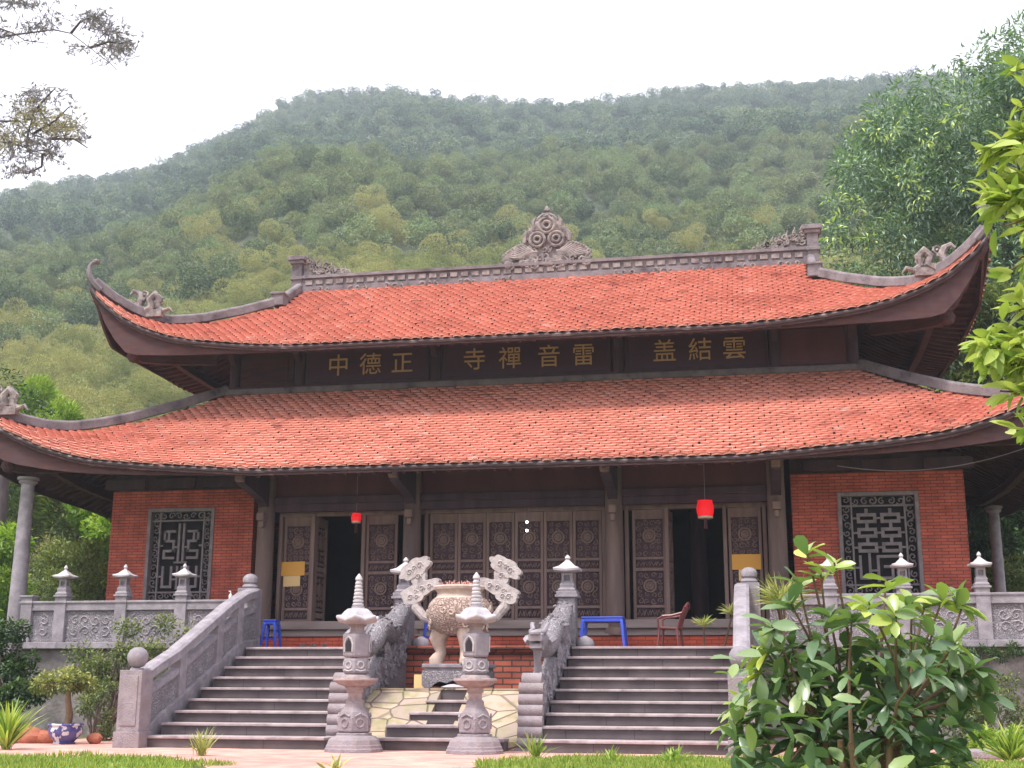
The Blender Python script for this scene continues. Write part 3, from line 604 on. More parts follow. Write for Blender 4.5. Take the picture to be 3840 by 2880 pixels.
# ---------------- ground floor
mb = TM()
for sg in (-1, 1):
    xi, xo = 5.13, 8.12; wx0, wx1, wz0, wz1 = 5.93, 7.33, 2.38, 4.26
    w_ = TM()
    for a, b, z0, z1 in ((xi, wx0, 1.485, 4.62), (wx1, xo, 1.485, 4.62), (wx0, wx1, 1.485, wz0), (wx0, wx1, wz1, 4.62)): w_.box(min(a * sg, b * sg), max(a * sg, b * sg), 0, .3, z0, z1)
    w_.build('brick_wall', M['brick'], temple)
    w_ = TM(); w_.box(min(xo * sg, (xo - .3) * sg), max(xo * sg, (xo - .3) * sg), .302, 8.1, 1.485, 4.62); w_.build('side_wall', M['brick'], temple)
    # soldier blocks above the bay
    w_ = TM(); w_.box(min(xi * sg, xo * sg), max(xi * sg, xo * sg), .06, .3, 4.622, 4.95); w_.build('wall_beam', M['darkwood'], temple)
    for q in range(3): w_ = TM(); xx = sg * (5.35 + q * 1.05); w_.box(min(xx, xx + sg * .85), max(xx, xx + sg * .85), -.02, .058, 4.66, 4.86); w_.build('carved_beam_block', M['darkwood'], temple, bevel=.01)
w_ = TM(); w_.box(-8.12, 8.12, 7.8, 8.1, 1.485, 4.9); w_.build('rear_wall', M['brick'], temple)
w_ = TM(); w_.box(-7.8, 7.8, .31, 7.79, 4.96, 5.04); w_.build('ceiling_board', M['soffit'], temple)
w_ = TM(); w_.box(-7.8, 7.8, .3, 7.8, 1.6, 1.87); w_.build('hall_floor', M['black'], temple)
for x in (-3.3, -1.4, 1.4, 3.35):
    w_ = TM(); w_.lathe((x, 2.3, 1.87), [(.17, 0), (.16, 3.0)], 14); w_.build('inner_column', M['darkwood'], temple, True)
w_ = TM(); w_.box(-5.12, 5.12, 3.6, 3.7, 1.87, 4.9); w_.build('inner_screen', M['black'], temple)  # black sheet closing the view, the hall's darkness put into its colour
def window(sg, pat):
    wx0, wx1, wz0, wz1 = 5.93, 7.33, 2.38, 4.26
    a0, a1 = (wx0, wx1) if sg > 0 else (-wx1, -wx0); fr = TM()
    for x0, x1, z0, z1 in ((a0, a0 + .07, wz0, wz1), (a1 - .07, a1, wz0, wz1), (a0 + .07, a1 - .07, wz0, wz0 + .07), (a0 + .07, a1 - .07, wz1 - .07, wz1)): fr.box(x0, x1, -.03, .14, z0, z1)
    f = fr.build('window', M['latticem'], temple, bevel=.008)
    fz = TM(); b0, b1, z0, z1 = a0 + .07, a1 - .07, wz0 + .07, wz1 - .07; q = .17
    scrolls(fz, b0, b0 + q, z0, z1, .06, .085, 1, thick=.22); scrolls(fz, b1 - q, b1, z0, z1, .06, .085, 1, thick=.22); scrolls(fz, b0 + q, b1 - q, z0, z0 + q, .06, .085, 1, thick=.22); scrolls(fz, b0 + q, b1 - q, z1 - q, z1, .06, .085, 1, thick=.22)
    for x in (b0 + q, b1 - q): fz.box(x - .015, x + .015, .04, .09, z0, z1)
    for z in (z0 + q, z1 - q): fz.box(b0, b1, .038, .088, z - .015, z + .015)
    fz.build('carved_border', M['latticem'], f)
    lt = TM(); i0, i1, j0, j1 = b0 + q + .015, b1 - q - .015, z0 + q + .015, z1 - q - .015; W_ = i1 - i0; H_ = j1 - j0
    def bar(x0, x1, z0, z1, e=0): lt.box(i0 + x0 * W_, i0 + x1 * W_, .045 - e, .085 + e, j0 + z0 * H_, j0 + z1 * H_)
    def rect(x0, x1, z0, z1, k=.06, kz=.042):
        bar(x0, x1, z0, z0 + kz); bar(x0, x1, z1 - kz, z1); bar(x0, x0 + k, z0 + kz, z1 - kz); bar(x1 - k, x1, z0 + kz, z1 - kz)
    if pat == 0:      # paired rings above and below interlocking keys
        for cx_ in (.27, .73):
            for cz_ in (.47, .66, .85): rect(cx_ - .19, cx_ + .19, cz_ - .065, cz_ + .065)
            for cz_ in (.565, .755, .945): bar(cx_ - .03, cx_ + .03, cz_ - .03, cz_ + .03)
        for cz_ in (.47, .66, .85): bar(.46, .54, cz_ - .012, cz_ + .012); bar(0, .08, cz_ - .012, cz_ + .012); bar(.92, 1, cz_ - .012, cz_ + .012)
        bar(.08, .13, .06, .37); bar(.13, .31, .06, .095); bar(.26, .31, .095, .37); bar(.26, .31, .37, .40, .003)
        bar(.42, .47, .03, .37); bar(.47, .90, .335, .37); bar(.85, .90, .03, .335); bar(.47, .74, .06, .095); bar(.69, .74, .095, .24); bar(.55, .69, .205, .24)
        bar(0, .08, .2, .225); bar(.31, .42, .16, .185); bar(.9, 1, .2, .225)
    else:             # long centre bars with stepped keys each side
        for x in (.42, .53): bar(x, x + .05, .42, .97)
        bar(.35, .65, .40, .425)
        for s_ in (0, 1):
            m_ = (lambda a, b: (a, b)) if s_ == 0 else (lambda a, b: (1 - b, 1 - a))
            for z in (.84, .70, .56, .46): bar(*m_(.08, .36), z, z + .035)
            bar(*m_(.08, .13), .70, .875); bar(*m_(.30, .35), .56, .70); bar(*m_(.08, .13), .46, .56, .002); bar(*m_(.18, .23), .735, .84); bar(*m_(0, .08), .64, .665); bar(*m_(.35, .42), .62, .645)
            bar(*m_(.08, .13), .05, .36); bar(*m_(.13, .28), .05, .085); bar(*m_(.28, .33), .05, .36); bar(*m_(.0, .08), .2, .225); bar(*m_(.33, .42), .16, .185)
        bar(.42, .47, .03, .36); bar(.47, .53, .20, .235); bar(.53, .58, .03, .36)
    lt.build('lattice', M['latticem'], f)
    bk = TM(); bk.box(a0 + .01, a1 - .01, .22, .26, wz0 + .01, wz1 - .01); bk.build('window_back', M['black'], f)
window(1, 0); window(-1, 1)
cols_x = (-4.86, -1.92, 1.92, 4.86)
for x in cols_x:
    c = TM(); c.lathe((x, 0, 1.87), [(.175, 0), (.172, 1.0), (.165, 2.0), (.16, 3.1)], 20); o = c.build('column', M['wood'], temple, True)
    b = TM(); b.lathe((x, 0, 1.77), [(.20, 0), (.20, .08), (.19, .13)], 16); b.build('column_base', M['doorwood'], o, True)
    # bracket arms reaching out under the eave
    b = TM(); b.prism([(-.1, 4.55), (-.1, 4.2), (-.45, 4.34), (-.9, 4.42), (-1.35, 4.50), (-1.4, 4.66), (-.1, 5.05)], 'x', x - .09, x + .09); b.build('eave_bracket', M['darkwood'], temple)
    b = TM(); b.cb((x, -.26, 4.02), (.15, .16, .15)); b.cb((x, -.22, 3.88), (.09, .1, .13)); b.build('bracket_nose', M['doorwood'], temple, bevel=.02)
    b = TM(); b.cb((x, -1.36, 4.60), (.17, .2, .16)); b.build('beam_end', M['doorwood'], temple, bevel=.03)
for x0, x1 in ((-4.7, -2.08), (-1.76, 1.76), (2.08, 4.7)):
    b = TM(); b.box(x0, x1, -.08, .12, 4.28, 4.42); b.box(x0, x1, -.05, .10, 4.13, 4.28); b.build('lintel', M['darkwood'], temple, bevel=.012)
    b = TM(); b.box(x0, x1, .05, .16, 4.42, 4.95); b.build('transom_board', M['maroon'], temple)
b = TM(); b.box(-5.12, 5.12, -.13, .45, 1.885, 2.04); b.build('threshold', M['sill'], temple, bevel=.015)
b = TM(); b.box(-5.12, 5.12, -.05, .30, 1.79, 1.885); b.box(-5.12, 5.12, -.16, .3, 1.76, 1.79); b.build('sill_beam', M['sill'], temple)
b = TM(); b.box(-5.12, 5.12, -.12, .30, 1.485, 1.76); b.build('plinth_brick', M['brick3'], temple)
def door_panel(x0, x1, y=.33, par=None, rz=0, name='door_panel', upper=4.08):
    W_ = x1 - x0; z0 = 2.04; T = upper; b = MB(); st = .055
    b.box(0, st, 0, .06, z0, T); b.box(W_ - st, W_, 0, .06, z0, T)
    for a, c in ((z0, z0 + .06), (2.27, 2.32), (2.94, 3.0), (3.15, 3.2), (3.9, T)): b.box(st, W_ - st, 0, .06, a, c)
    b.box(st, W_ - st, .04, .055, z0 + .06, 3.9, 1)  # backing darker than the relief, shade of the carved recesses put into colour
    o = b.build(name, [M['doorwood'], M['darkwood']], temple, bevel=.006); o.location = (x0 - TO[0], y - TO[1], 0); o.rotation_euler = (0, 0, rz)
    for a, c, r in ((3.2, 3.9, .075), (2.32, 2.94, .075)):
        s = MB(); cxm = W_ / 2; czm = (a + c) / 2
        scrolls(s, st + .01, W_ - st - .01, a + .015, c - .015, .028, .062, 1, thick=.26)
        if r: 
            for rr in (.11, .06): s.tube([(cxm + rr * cos(q * .524), .012, czm + .04 + rr * sin(q * .524)) for q in range(13)], .022, 5)
            s.blob((cxm, .01, czm + .04), .045, 1, 0, (1, .5, 1))
        s.build('carved_relief', M['doorwood'], o)
    s = MB(); 
    for a, c in ((3.0, 3.15), (2.1, 2.27)):
        for k in range(4): xx = st + .02 + (W_ - 2 * st - .04) * k / 4; ww = (W_ - 2 * st - .04) / 4; s.tube([(xx, .03, a + .04), (xx + ww * .3, .02, c - .04), (xx + ww * .6, .02, a + .04), (xx + ww, .03, c - .05)], .015, 5)
        if a > 2.5: s.build('carved_band', M['doorwood'], o); s = MB()
    s.build('carved_band', M['doorwood'], o); return o
for k in range(6): door_panel(-1.66 + k * .553, -1.66 + k * .553 + .545)
door_panel(-4.60, -4.02); door_panel(-2.93, -2.30); door_panel(2.22, 2.84); door_panel(3.98, 4.58)
door_panel(-3.95, -3.42, y=.40, rz=RD(86), name='open_door_leaf'); door_panel(2.90, 3.40, y=.4, rz=RD(86), name='open_door_leaf')
for x in (-4.66, -3.99, -2.97, -2.14, -1.72, 1.70, 2.12, 2.86, 3.92, 4.64):
    b = TM(); b.box(x - .035, x + .035, .26, .42, 2.04, 4.13); b.build('door_post', M['doorwood'], temple, bevel=.008)
b = TM(); b.box(-4.7, 4.7, .28, .44, 4.082, 4.16); b.build('door_head', M['doorwood'], temple)

# ---------------- sign boards with gold characters
def glyph(ch, size, par, x, z, y):
    cu = bpy.data.curves.new('character', 'FONT'); cu.body = ch; cu.size = size; cu.align_x = 'CENTER'; cu.align_y = 'CENTER'; cu.extrude = .012; cu.offset = 0
    o = bpy.data.objects.new('character_curve', cu); COL.objects.link(o); dg = bpy.context.evaluated_depsgraph_get()
    me = bpy.data.meshes.new_from_object(o.evaluated_get(dg)); COL.objects.unlink(o); bpy.data.objects.remove(o)
    me.materials.clear(); c = link(me, 'character', M['gold'], par)
    c.location = (x, y, z); c.rotation_euler = (RD(90), 0, 0); return c
for x0, x1, txt, xs, lab in ((-4.86, -2.14, '中德正', (-4.13, -3.42, -2.72), 'left dark sign board with three gold characters, left of the central board'), (-1.84, 1.70, '寺禪音雷', (-1.16, -.40, .42, 1.14), 'longest dark sign board in the middle, with four gold characters'), (2.0, 4.86, '盖結雲', (2.80, 3.52, 4.20), 'right dark sign board with three gold characters, right of the central board')):
    t_ = thing('sign_board', lab, 'sign', ((x0 + x1) / 2, 1.86, 7.12), 0, 'sign boards under the upper eave'); w2 = (x1 - x0) / 2
    b = MB(); b.box(-w2 + .06, w2 - .06, -.03, .06, .05, .72); b.build('board', M['board'], t_)
    b = MB(); b.box(-w2, w2, -.05, .065, 0, .05); b.box(-w2, w2, -.05, .065, .72, .77); b.box(-w2, -w2 + .06, -.05, .065, .05, .72); b.box(w2 - .06, w2, -.05, .065, .05, .72); b.build('frame', M['darkwood'], t_, bevel=.008)
    for ch, x in zip(txt, xs): glyph(ch, .50, t_, x - (x0 + x1) / 2, .36, -.045)
# ============================================================ terrace and stairs
mb = MB()
mb.box(-8.72, 8.9, -1.84, 12, 0, 1.47); mb.box(-4.3, 4.3, -2.48, -1.842, 0, 1.47)
o = struct(mb.build('terrace', M['retain'])); 
mb = MB(); mb.box(-8.8, 8.98, -1.93, 12, 1.472, 1.485); mb.box(-4.3, 4.3, -2.55, -1.932, 1.472, 1.485); struct(mb.build('terrace_paving', M['riser']))
def staircase(x0, x1, n, name, label, first=0):
    t_ = thing(name, label, 'staircase', ((x0 + x1) / 2, -6.13, 0), 0, 'stone staircases to the temple terrace'); w2 = (x1 - x0) / 2
    for k in range(n):
        b = MB(); y = k * .43; z = k * .165; yb = min(3.6, y + 1.1)
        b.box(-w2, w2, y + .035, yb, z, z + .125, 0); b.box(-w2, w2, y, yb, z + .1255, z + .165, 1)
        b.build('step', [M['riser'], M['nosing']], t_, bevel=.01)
    return t_
staircase(-4.04, -1.42, 9, 'stone_stairs', 'broad grey stone stairs left of the incense urn')
staircase(1.50, 4.06, 9, 'stone_stairs', 'broad grey stone stairs right of the incense urn')
t_ = thing('stone_stairs', 'short narrow stone stairs between the two stone lantern towers', 'staircase', (0, -6.13, 0), 0, 'stone staircases to the temple terrace')
for k, (a, b_) in enumerate(((-1.25, 1.06), (-.68, .48), (-.47, .48), (-.34, .36), (-.32, .36))):
    b = MB(); y = k * .43 + (0 if k else .1); b.box(a, b_, y + .035, 2.2, k * .165, k * .165 + .125, 0); b.box(a, b_, y, 2.2, k * .165 + .1255, k * .165 + .165, 1); b.build('step', [M['riser'], M['nosing']], t_, bevel=.01)
# flagstone ramps beside the short stairs, brick back wall and landing
def flagm():
    m, t, P, N, L = _m('flagstone'); tc = N.new('ShaderNodeTexCoord'); v = N.new('ShaderNodeTexVoronoi'); v.feature = 'DISTANCE_TO_EDGE'; v.inputs['Scale'].default_value = 2.6; v2 = N.new('ShaderNodeTexVoronoi'); v2.inputs['Scale'].default_value = 2.6
    L.new(tc.outputs['Object'], v.inputs[0]); L.new(tc.outputs['Object'], v2.inputs[0])
    r = ramp(N, [(.0, (.33, .25, .18)), (.4, (.43, .34, .25)), (.7, (.40, .29, .25)), (1, (.24, .215, .165))]); L.new(v2.outputs['Color'], r.inputs[0])
    n = N.new('ShaderNodeTexNoise'); n.inputs['Scale'].default_value = 5; n.inputs['Detail'].default_value = 8; L.new(tc.outputs['Object'], n.inputs[0]); rn = ramp(N, [(.42, (0, 0, 0)), (.68, (1, 1, 1))]); L.new(n.outputs[0], rn.inputs[0])
    x0 = N.new('ShaderNodeMix'); x0.data_type = 'RGBA'; L.new(rn.outputs[0], x0.inputs[0]); L.new(r.outputs[0], x0.inputs[6]); x0.inputs[7].default_value = (.24, .22, .11, 1)
    r2 = ramp(N, [(.002, (0, 0, 0)), (.035, (1, 1, 1))]); L.new(v.outputs[0], r2.inputs[0]); x = N.new('ShaderNodeMix'); x.data_type = 'RGBA'; L.new(r2.outputs[0], x.inputs[0]); x.inputs[6].default_value = (.25, .20, .15, 1); L.new(x0.outputs[2], x.inputs[7])
    L.new(x.outputs[2], P.inputs['Base Color']); P.inputs['Roughness'].default_value = .85; b = N.new('ShaderNodeBump'); b.inputs['Distance'].default_value = .03; L.new(r2.outputs[0], b.inputs['Height']); L.new(b.outputs[0], P.inputs['Normal']); return m
M['flag'] = flagm()
for sx, a, b_ in ((-1, -1.36, -.2), (1, .2, 1.28)):
    m_ = MB(); m_.prism([(-5.72, .12), (-4.45, .80), (-4.45, 0), (-5.72, 0)], 'x', a, b_); 
    tag(m_.build('flagstone_ramp', M['flag']), 'mossy yellow flagstone slope %s of the short stairs' % ('left' if sx < 0 else 'right'), 'flagstone slope', 'flagstone slopes beside the short stairs')
mb = MB(); mb.box(-1.36, 1.28, -4.45, -2.55, 0, .80); struct(mb.build('landing_floor', M['riser']))
mb = MB(); mb.box(-1.36, 1.28, -4.47, -4.40, .802, .825); struct(mb.build('landing_floor', M['flag']))
t_ = thing('brick_wall', 'weathered red brick wall behind the incense urn', 'wall', (0, -2.5, .80))
b = MB(); b.box(-1.36, 1.28, -.06, .01, 0, .60); b.build('wall_face', M['brick2'], t_); b = MB(); b.box(-1.36, 1.28, -.10, .01, .602, .64); b.box(-1.36, 1.28, -.13, .01, .642, .70); b.build('coping', M['brick2'], t_, bevel=.01)

# ---------------- small stone lantern (lantern head on a post)
def small_lantern(w, h, label, loc, group, hi=False):
    t_ = thing('stone_lantern', label, 'stone lantern', loc, 0, group); s = w / .37
    b = MB(); b.lathe((0, 0, 0), [(.155 * s, 0), (.16 * s, .03), (.125 * s, .06), (.13 * s, .11), (.105 * s, .15)], 4, a0=pi / 4); b.build('base', M['stone'], t_, bevel=.005)
    b = MB(); c0, c1 = .15, h * .56
    for sx in (-1, 1):
        for sy in (-1, 1): b.cb((sx * .055 * s, sy * .055 * s, (c0 + c1) / 2), (.032 * s, .032 * s, c1 - c0))
    b.box(-.07 * s, .07 * s, -.07 * s, .07 * s, c1 - .03, c1 + .012); b.box(-.072 * s, .072 * s, -.072 * s, .072 * s, c0, c0 + .02); b.box(-.03 * s, .03 * s, -.03 * s, .03 * s, c0, c1); b.build('light_chamber', M['stone'], t_)
    b = MB(); n = 4; R = w * .62; z0 = c1 + .012
    vs = []; fs = []
    for i, (r, z) in enumerate(((.20, 0), (1.0, .015), (1.04, .045), (.62, .085), (.34, .13), (.14, .16))):
        for k in range(8):
            a = k * pi / 4 + pi / 4; rr = r * R * (1 if k % 2 == 0 else .74); vs.append((rr * cos(a), rr * sin(a), z0 + z * s + (.018 if (k % 2 == 0 and i in (1, 2)) else 0)))
    for i in range(5):
        for k in range(8): q = (k + 1) % 8; fs.append((i * 8 + k, i * 8 + q, (i + 1) * 8 + q, (i + 1) * 8 + k))
    fs.append(tuple(range(7, -1, -1))); fs.append(tuple(range(40, 48))); b.add(vs, fs); b.build('roof', M['stone_pale'], t_, bevel=.004)
    b = MB(); z1 = z0 + .155 * s; b.lathe((0, 0, z1), [(.035 * s, 0), (.025 * s, .02), (.038 * s, .045), (.03 * s, .07), (.008 * s, .1)], 10); b.build('finial', M['stone_pale'], t_, True); return t_
GL = 'small stone lanterns on the balustrade posts'
# ---------------- terrace balustrades
def balustrade(sg, label):
    t_ = thing('balustrade', label, 'balustrade', (sg * 6.5, -1.85, 1.485), 0, 'stone balustrades along the terrace edge'); O = (sg * 6.5, -1.85, 1.485)
    xs = [4.55, 5.62, 6.77, 7.95, 8.62]; 
    if sg > 0: xs = [4.55, 5.62, 6.77, 7.97, 9.15, 10.3]
    for i in range(len(xs) - 1):
        a, b_ = sorted((sg * xs[i], sg * xs[i + 1])); a += .1; b_ -= .1
        b = MB(O); b.box(a, b_, -1.93, -1.77, 2.16, 2.31); b.box(a, b_, -1.95, -1.75, 2.29, 2.335); b.build('handrail', M['stone'], t_, bevel=.012)
        b = MB(O); b.box(a, b_, -1.885, -1.815, 1.60, 2.158); b.box(a, b_, -1.90, -1.80, 1.60, 1.66); b.build('panel', M['stone_carved'], t_, bevel=.006)
        c = MB(O); scrolls(c, a + .1, b_ - .1, 1.70, 2.08, -1.888, .11, 1, thick=.16); c.build('panel_relief', M['stone'], t_)
        b = MB(O); b.box(a - .1, b_ + .1, -1.97, -1.73, 1.487, 1.60); b.build('base_rail', M['stone'], t_, bevel=.01)
    for x in xs[1:]:
        hgt = 2.44; b = MB(O); b.box(sg * x - .11, sg * x + .11, -1.955, -1.745, 1.601, hgt - .03); b.box(sg * x - .135, sg * x + .135, -1.98, -1.72, hgt - .035, hgt); b.box(sg * x - .125, sg * x + .125, -1.97, -1.73, 2.29, 2.33); b.build('post', M['stone'], t_, bevel=.008)
    return t_
balustrade(-1, 'carved stone balustrade along the left side of the terrace'); balustrade(1, 'carved stone balustrade along the right side of the terrace, behind the big leafy shrub')
small_lantern(.37, .50, 'small stone lantern in front of the left lattice window', (-5.62, -1.85, 2.44), GL)
for x, lab in ((-6.77, 'small stone lantern in front of the left brick wall, left of the window'), (-7.95, 'leftmost small stone lantern, against the green bushes'), (5.62, 'small stone lantern half hidden by the leafy shrub, left edge of the right window'), (6.77, 'small stone lantern in front of the right window'), (7.97, 'small stone lantern at the right corner of the right brick wall'), (9.15, 'rightmost small stone lantern cut by the picture edge')):
    small_lantern(.37, .50, lab, (x, -1.85, 2.44), GL)
def tall_post(x, lab1, lab2):
    t_ = thing('stone_post', lab1, 'stone post', (x, -2.3, 1.485), 0, 'tall stone posts beside the incense urn')
    b = MB(); b.box(-.14, .14, -.14, .14, 0, .84); b.build('shaft', M['stone_carved'], t_, bevel=.012)
    b = MB(); b.box(-.125, .125, -.145, -.13, .08, .78); b.build('inset_panel', M['stone'], t_); b = MB(); b.box(-.17, .17, -.17, .17, .842, .90); b.box(-.19, .19, -.19, .19, .80, .842); b.build('cap', M['stone'], t_, bevel=.008)
    b = MB(); b.lathe((.28 if x > 0 else .30, -.02, 0), [(.15, 0), (.16, .05), (.12, .13), (.03, .18)], 14); b.build('foot_stone', M['stone'], t_, True)
    small_lantern(.48, .52, lab2, (x, -2.3, 2.385), GL)
tall_post(-1.39, 'tall square stone post left of the urn', 'stone lantern topping the tall post left of the urn'); tall_post(1.39, 'tall square stone post right of the urn', 'stone lantern topping the tall post right of the urn')
# ---------------- sloping outer stair balustrades with ball newels
def stair_rail(sg, label):
    X0 = sg * 4.22; t_ = thing('stair_balustrade', label, 'balustrade', (X0, -6.15, 0), 0, 'sloping stone balustrades of the stairs'); O = (X0, -6.15, 0)
    top = [(-6.0, 1.06), (-5.62, 1.20), (-5.0, 1.40), (-4.7, 1.53), (-3.13, 2.20), (-2.5, 2.42), (-2.0, 2.52)]
    bot = [(-6.0, .17), (-5.7, .30), (-4.78, .67), (-2.67, 1.50), (-2.0, 1.56)]
    zt = lambda y: np.interp(y, [a for a, _ in top], [b for _, b in top]); zb = lambda y: np.interp(y, [a for a, _ in bot], [b for _, b in bot])
    b = MB(O); b.rail([(X0, y, z - .15) for y, z in top], .24, .12); b.build('handrail', M['stone'], t_, bevel=.008)
    ys = np.linspace(-6.0, -2.0, 18); b = MB(O); b.prism([(y, zt(y) - .36) for y in ys] + [(y, zb(y) + .05) for y in ys[::-1]], 'x', X0 - .05, X0 + .05); b.build('panel', M['stone_carved'], t_)
    b = MB(O); b.rail([(X0, y, zt(y) - .40) for y in ys], .15, .07); b.build('lower_rail', M['stone'], t_); b = MB(O); b.prism([(y, zb(y) + .08) for y in ys] + [(-2.0, 0), (-6.0, 0)], 'x', X0 - .11, X0 + .11); b.build('stringer', M['stone'], t_, bevel=.01)
    for y in (-4.86, -3.55, -2.75):
        b = MB(O); b.prism([(y - .11, zb(y - .11) - .02), (y + .11, zb(y + .11) - .02), (y + .11, zt(y + .11) - .14), (y - .11, zt(y - .11) - .14)], 'x', X0 - .10, X0 + .10); b.build('baluster', M['stone'], t_, bevel=.008)
    for y, z0, z1, w_, rb, nm in ((-6.17, 0, 1.06, .17, .135, 'newel_post'), (-1.9, 1.487, 2.52, .165, .13, 'newel_post')):
        b = MB(O); xx = X0 + (sg * .12 if y > -3 else 0); b.box(xx - w_, xx + w_, y - w_, y + w_, z0, z1); b.box(xx - w_ - .025, xx + w_ + .025, y - w_ - .025, y + w_ + .025, z0, z0 + (.22 if z0 == 0 else .05)); b.box(xx - w_ * .7, xx + w_ * .7, y - w_ - .012, y - w_, z0 + .3, z1 - .08)
        p = b.build(nm, M['stone_old'] if y < -3 else M['stone'], t_, bevel=.012)
        c = MB(O)
        if y < -3: c.lathe((xx, y, z1), [(.10, 0), (.09, .03)], 14); c.lathe((xx, y, z1 + .03), [(.03, 0), (.09, .02), (.13, .07), (.15, .13), (.145, .19), (.11, .25), (.05, .285), (.005, .29)], 20)
        else: c.lathe((xx, y, z1), [(.12, 0), (.14, .03), (.13, .06), (.10, .08), (.13, .11), (.135, .16), (.12, .21), (.07, .25), (.01, .265)], 18)
        c.build('ball', M['stone'], p, True)
stair_rail(-1, 'sloping stone balustrade with ball newels on the left edge of the left stairs'); stair_rail(1, 'sloping stone balustrade with ball newels behind the leafy shrub on the right')
# ---------------- inner dragon balustrades
def dragon_rail(sg, label):
    X0 = sg * 1.36 - .0; t_ = thing('dragon_balustrade', label, 'balustrade', (X0, -5.8, 0), 0, 'carved dragon balustrades of the stairs'); O = (X0, -5.8, 0); rnd = random.Random(7)
    zb = lambda y: np.interp(y, [-5.75, -2.6], [.30, 1.56])
    b = MB(O); ys = np.linspace(-5.6, -2.5, 14); b.prism([(y, zb(y) + .22 + .05 * sin(y * 9)) for y in ys] + [(-2.5, 0), (-5.6, 0)], 'x', X0 - .09, X0 + .09); # scroll work on both faces
    for k in range(70):
        y = rnd.uniform(-5.5, -2.6); z = zb(y) + rnd.uniform(-.25, .38); rr = rnd.uniform(.06, .12)
        for xf in (X0 - .095, X0 + .095): b.tube([(xf, u, v) for u, v in spiral(y, z, rr, 1.15, rnd.uniform(0, 6), rnd.choice((-1, 1)), 8)], rr * .26, 4, 1)
    b.build('stringer', [M['stone_carved'], M['stone']], t_)
    # dragon body
    path = [(-2.35, 2.0, .07), (-2.5, 2.08, .11), (-2.75, 2.03, .15), (-3.0, 1.86, .18), (-3.25, 1.68, .19), (-3.5, 1.66, .19), (-3.75, 1.72, .18), (-4.0, 1.68, .17), (-4.25, 1.52, .17), (-4.5, 1.42, .16), (-4.72, 1.44, .15), (-4.9, 1.50, .15)]
    b = MB(O); px = [(X0 + .03 * sin(i), y, z) for i, (y, z, r) in enumerate(path)]; b.tube(px, [r for _, _, r in path], 12)
    for i in range(len(path) - 1):
        for q in range(3):
            f = q / 3; y = path[i][0] + (path[i + 1][0] - path[i][0]) * f; z = path[i][1] + (path[i + 1][1] - path[i][1]) * f; r = path[i][2]; b.cb((X0, y, z + r), (.03, .07, .09), rx=.5, taper=.3)
    for i in range(1, len(path) - 1):
        y, z, r = path[i]
        for a in (-.9, -.3, .3, .9): b.blob((X0 + r * sin(a), y + .05, z + r * cos(a)), .045, 1, 0, (1, 1, .6), .1)
    b.build('dragon_body', M['stone_carved'], t_, True)
    b = MB(O); hx, hy, hz = X0, -4.98, 1.52
    b.blob((hx, hy, hz), .17, 2, 0, (.85, 1.05, .85), .04); b.cb((hx, hy - .2, hz + .02), (.19, .26, .09), rx=.12); b.cb((hx, hy - .17, hz - .12), (.17, .24, .06), rx=-.12); b.blob((hx, hy - .33, hz + .07), .06, 1, 0, (1.5, .8, .7))
    for s_ in (-1, 1):
        b.blob((hx + s_ * .09, hy - .1, hz + .10), .045, 1); b.tube([(hx + s_ * .08, hy, hz + .12), (hx + s_ * .12, hy + .12, hz + .22), (hx + s_ * .11, hy + .26, hz + .24)], [.035, .03, .012], 6); b.tube([(hx + s_ * .15, hy, hz - .05), (hx + s_ * .19, hy + .1, hz), (hx + s_ * .18, hy + .24, hz + .06)], [.05, .06, .015], 6)
        for k in range(3): b.cb((hx + s_ * .07, hy - .12 - .07 * k, hz - .05), (.02, .025, .05))
    b.tube([(hx, hy - .1, hz - .14), (hx, hy - .12, hz - .3), (hx, hy - .06, hz - .45)], [.07, .05, .06], 8); b.build('dragon_head', M['stone'], t_, True)
    b = MB(O)
    for k in range(6):
        z = .10 + k * .145; y = -5.70 + .025 * k; r = .085; b.tube([(X0 - .17, y, z), (X0 + .17, y, z)], r, 12); b.box(X0 - .14, X0 + .14, y + .0, -5.45, z - .08, z + .065)
    b.tube([(X0 - .14, -5.5, .93), (X0 + .14, -5.5, .93)], .11, 12); b.box(X0 - .2, X0 + .2, -5.82, -5.3, 0, .04)
    b.build('scroll_end', M['stone_old'], t_, True)
dragon_rail(-1, 'carved stone dragon balustrade left of the incense urn'); dragon_rail(1, 'carved stone dragon balustrade right of the incense urn')
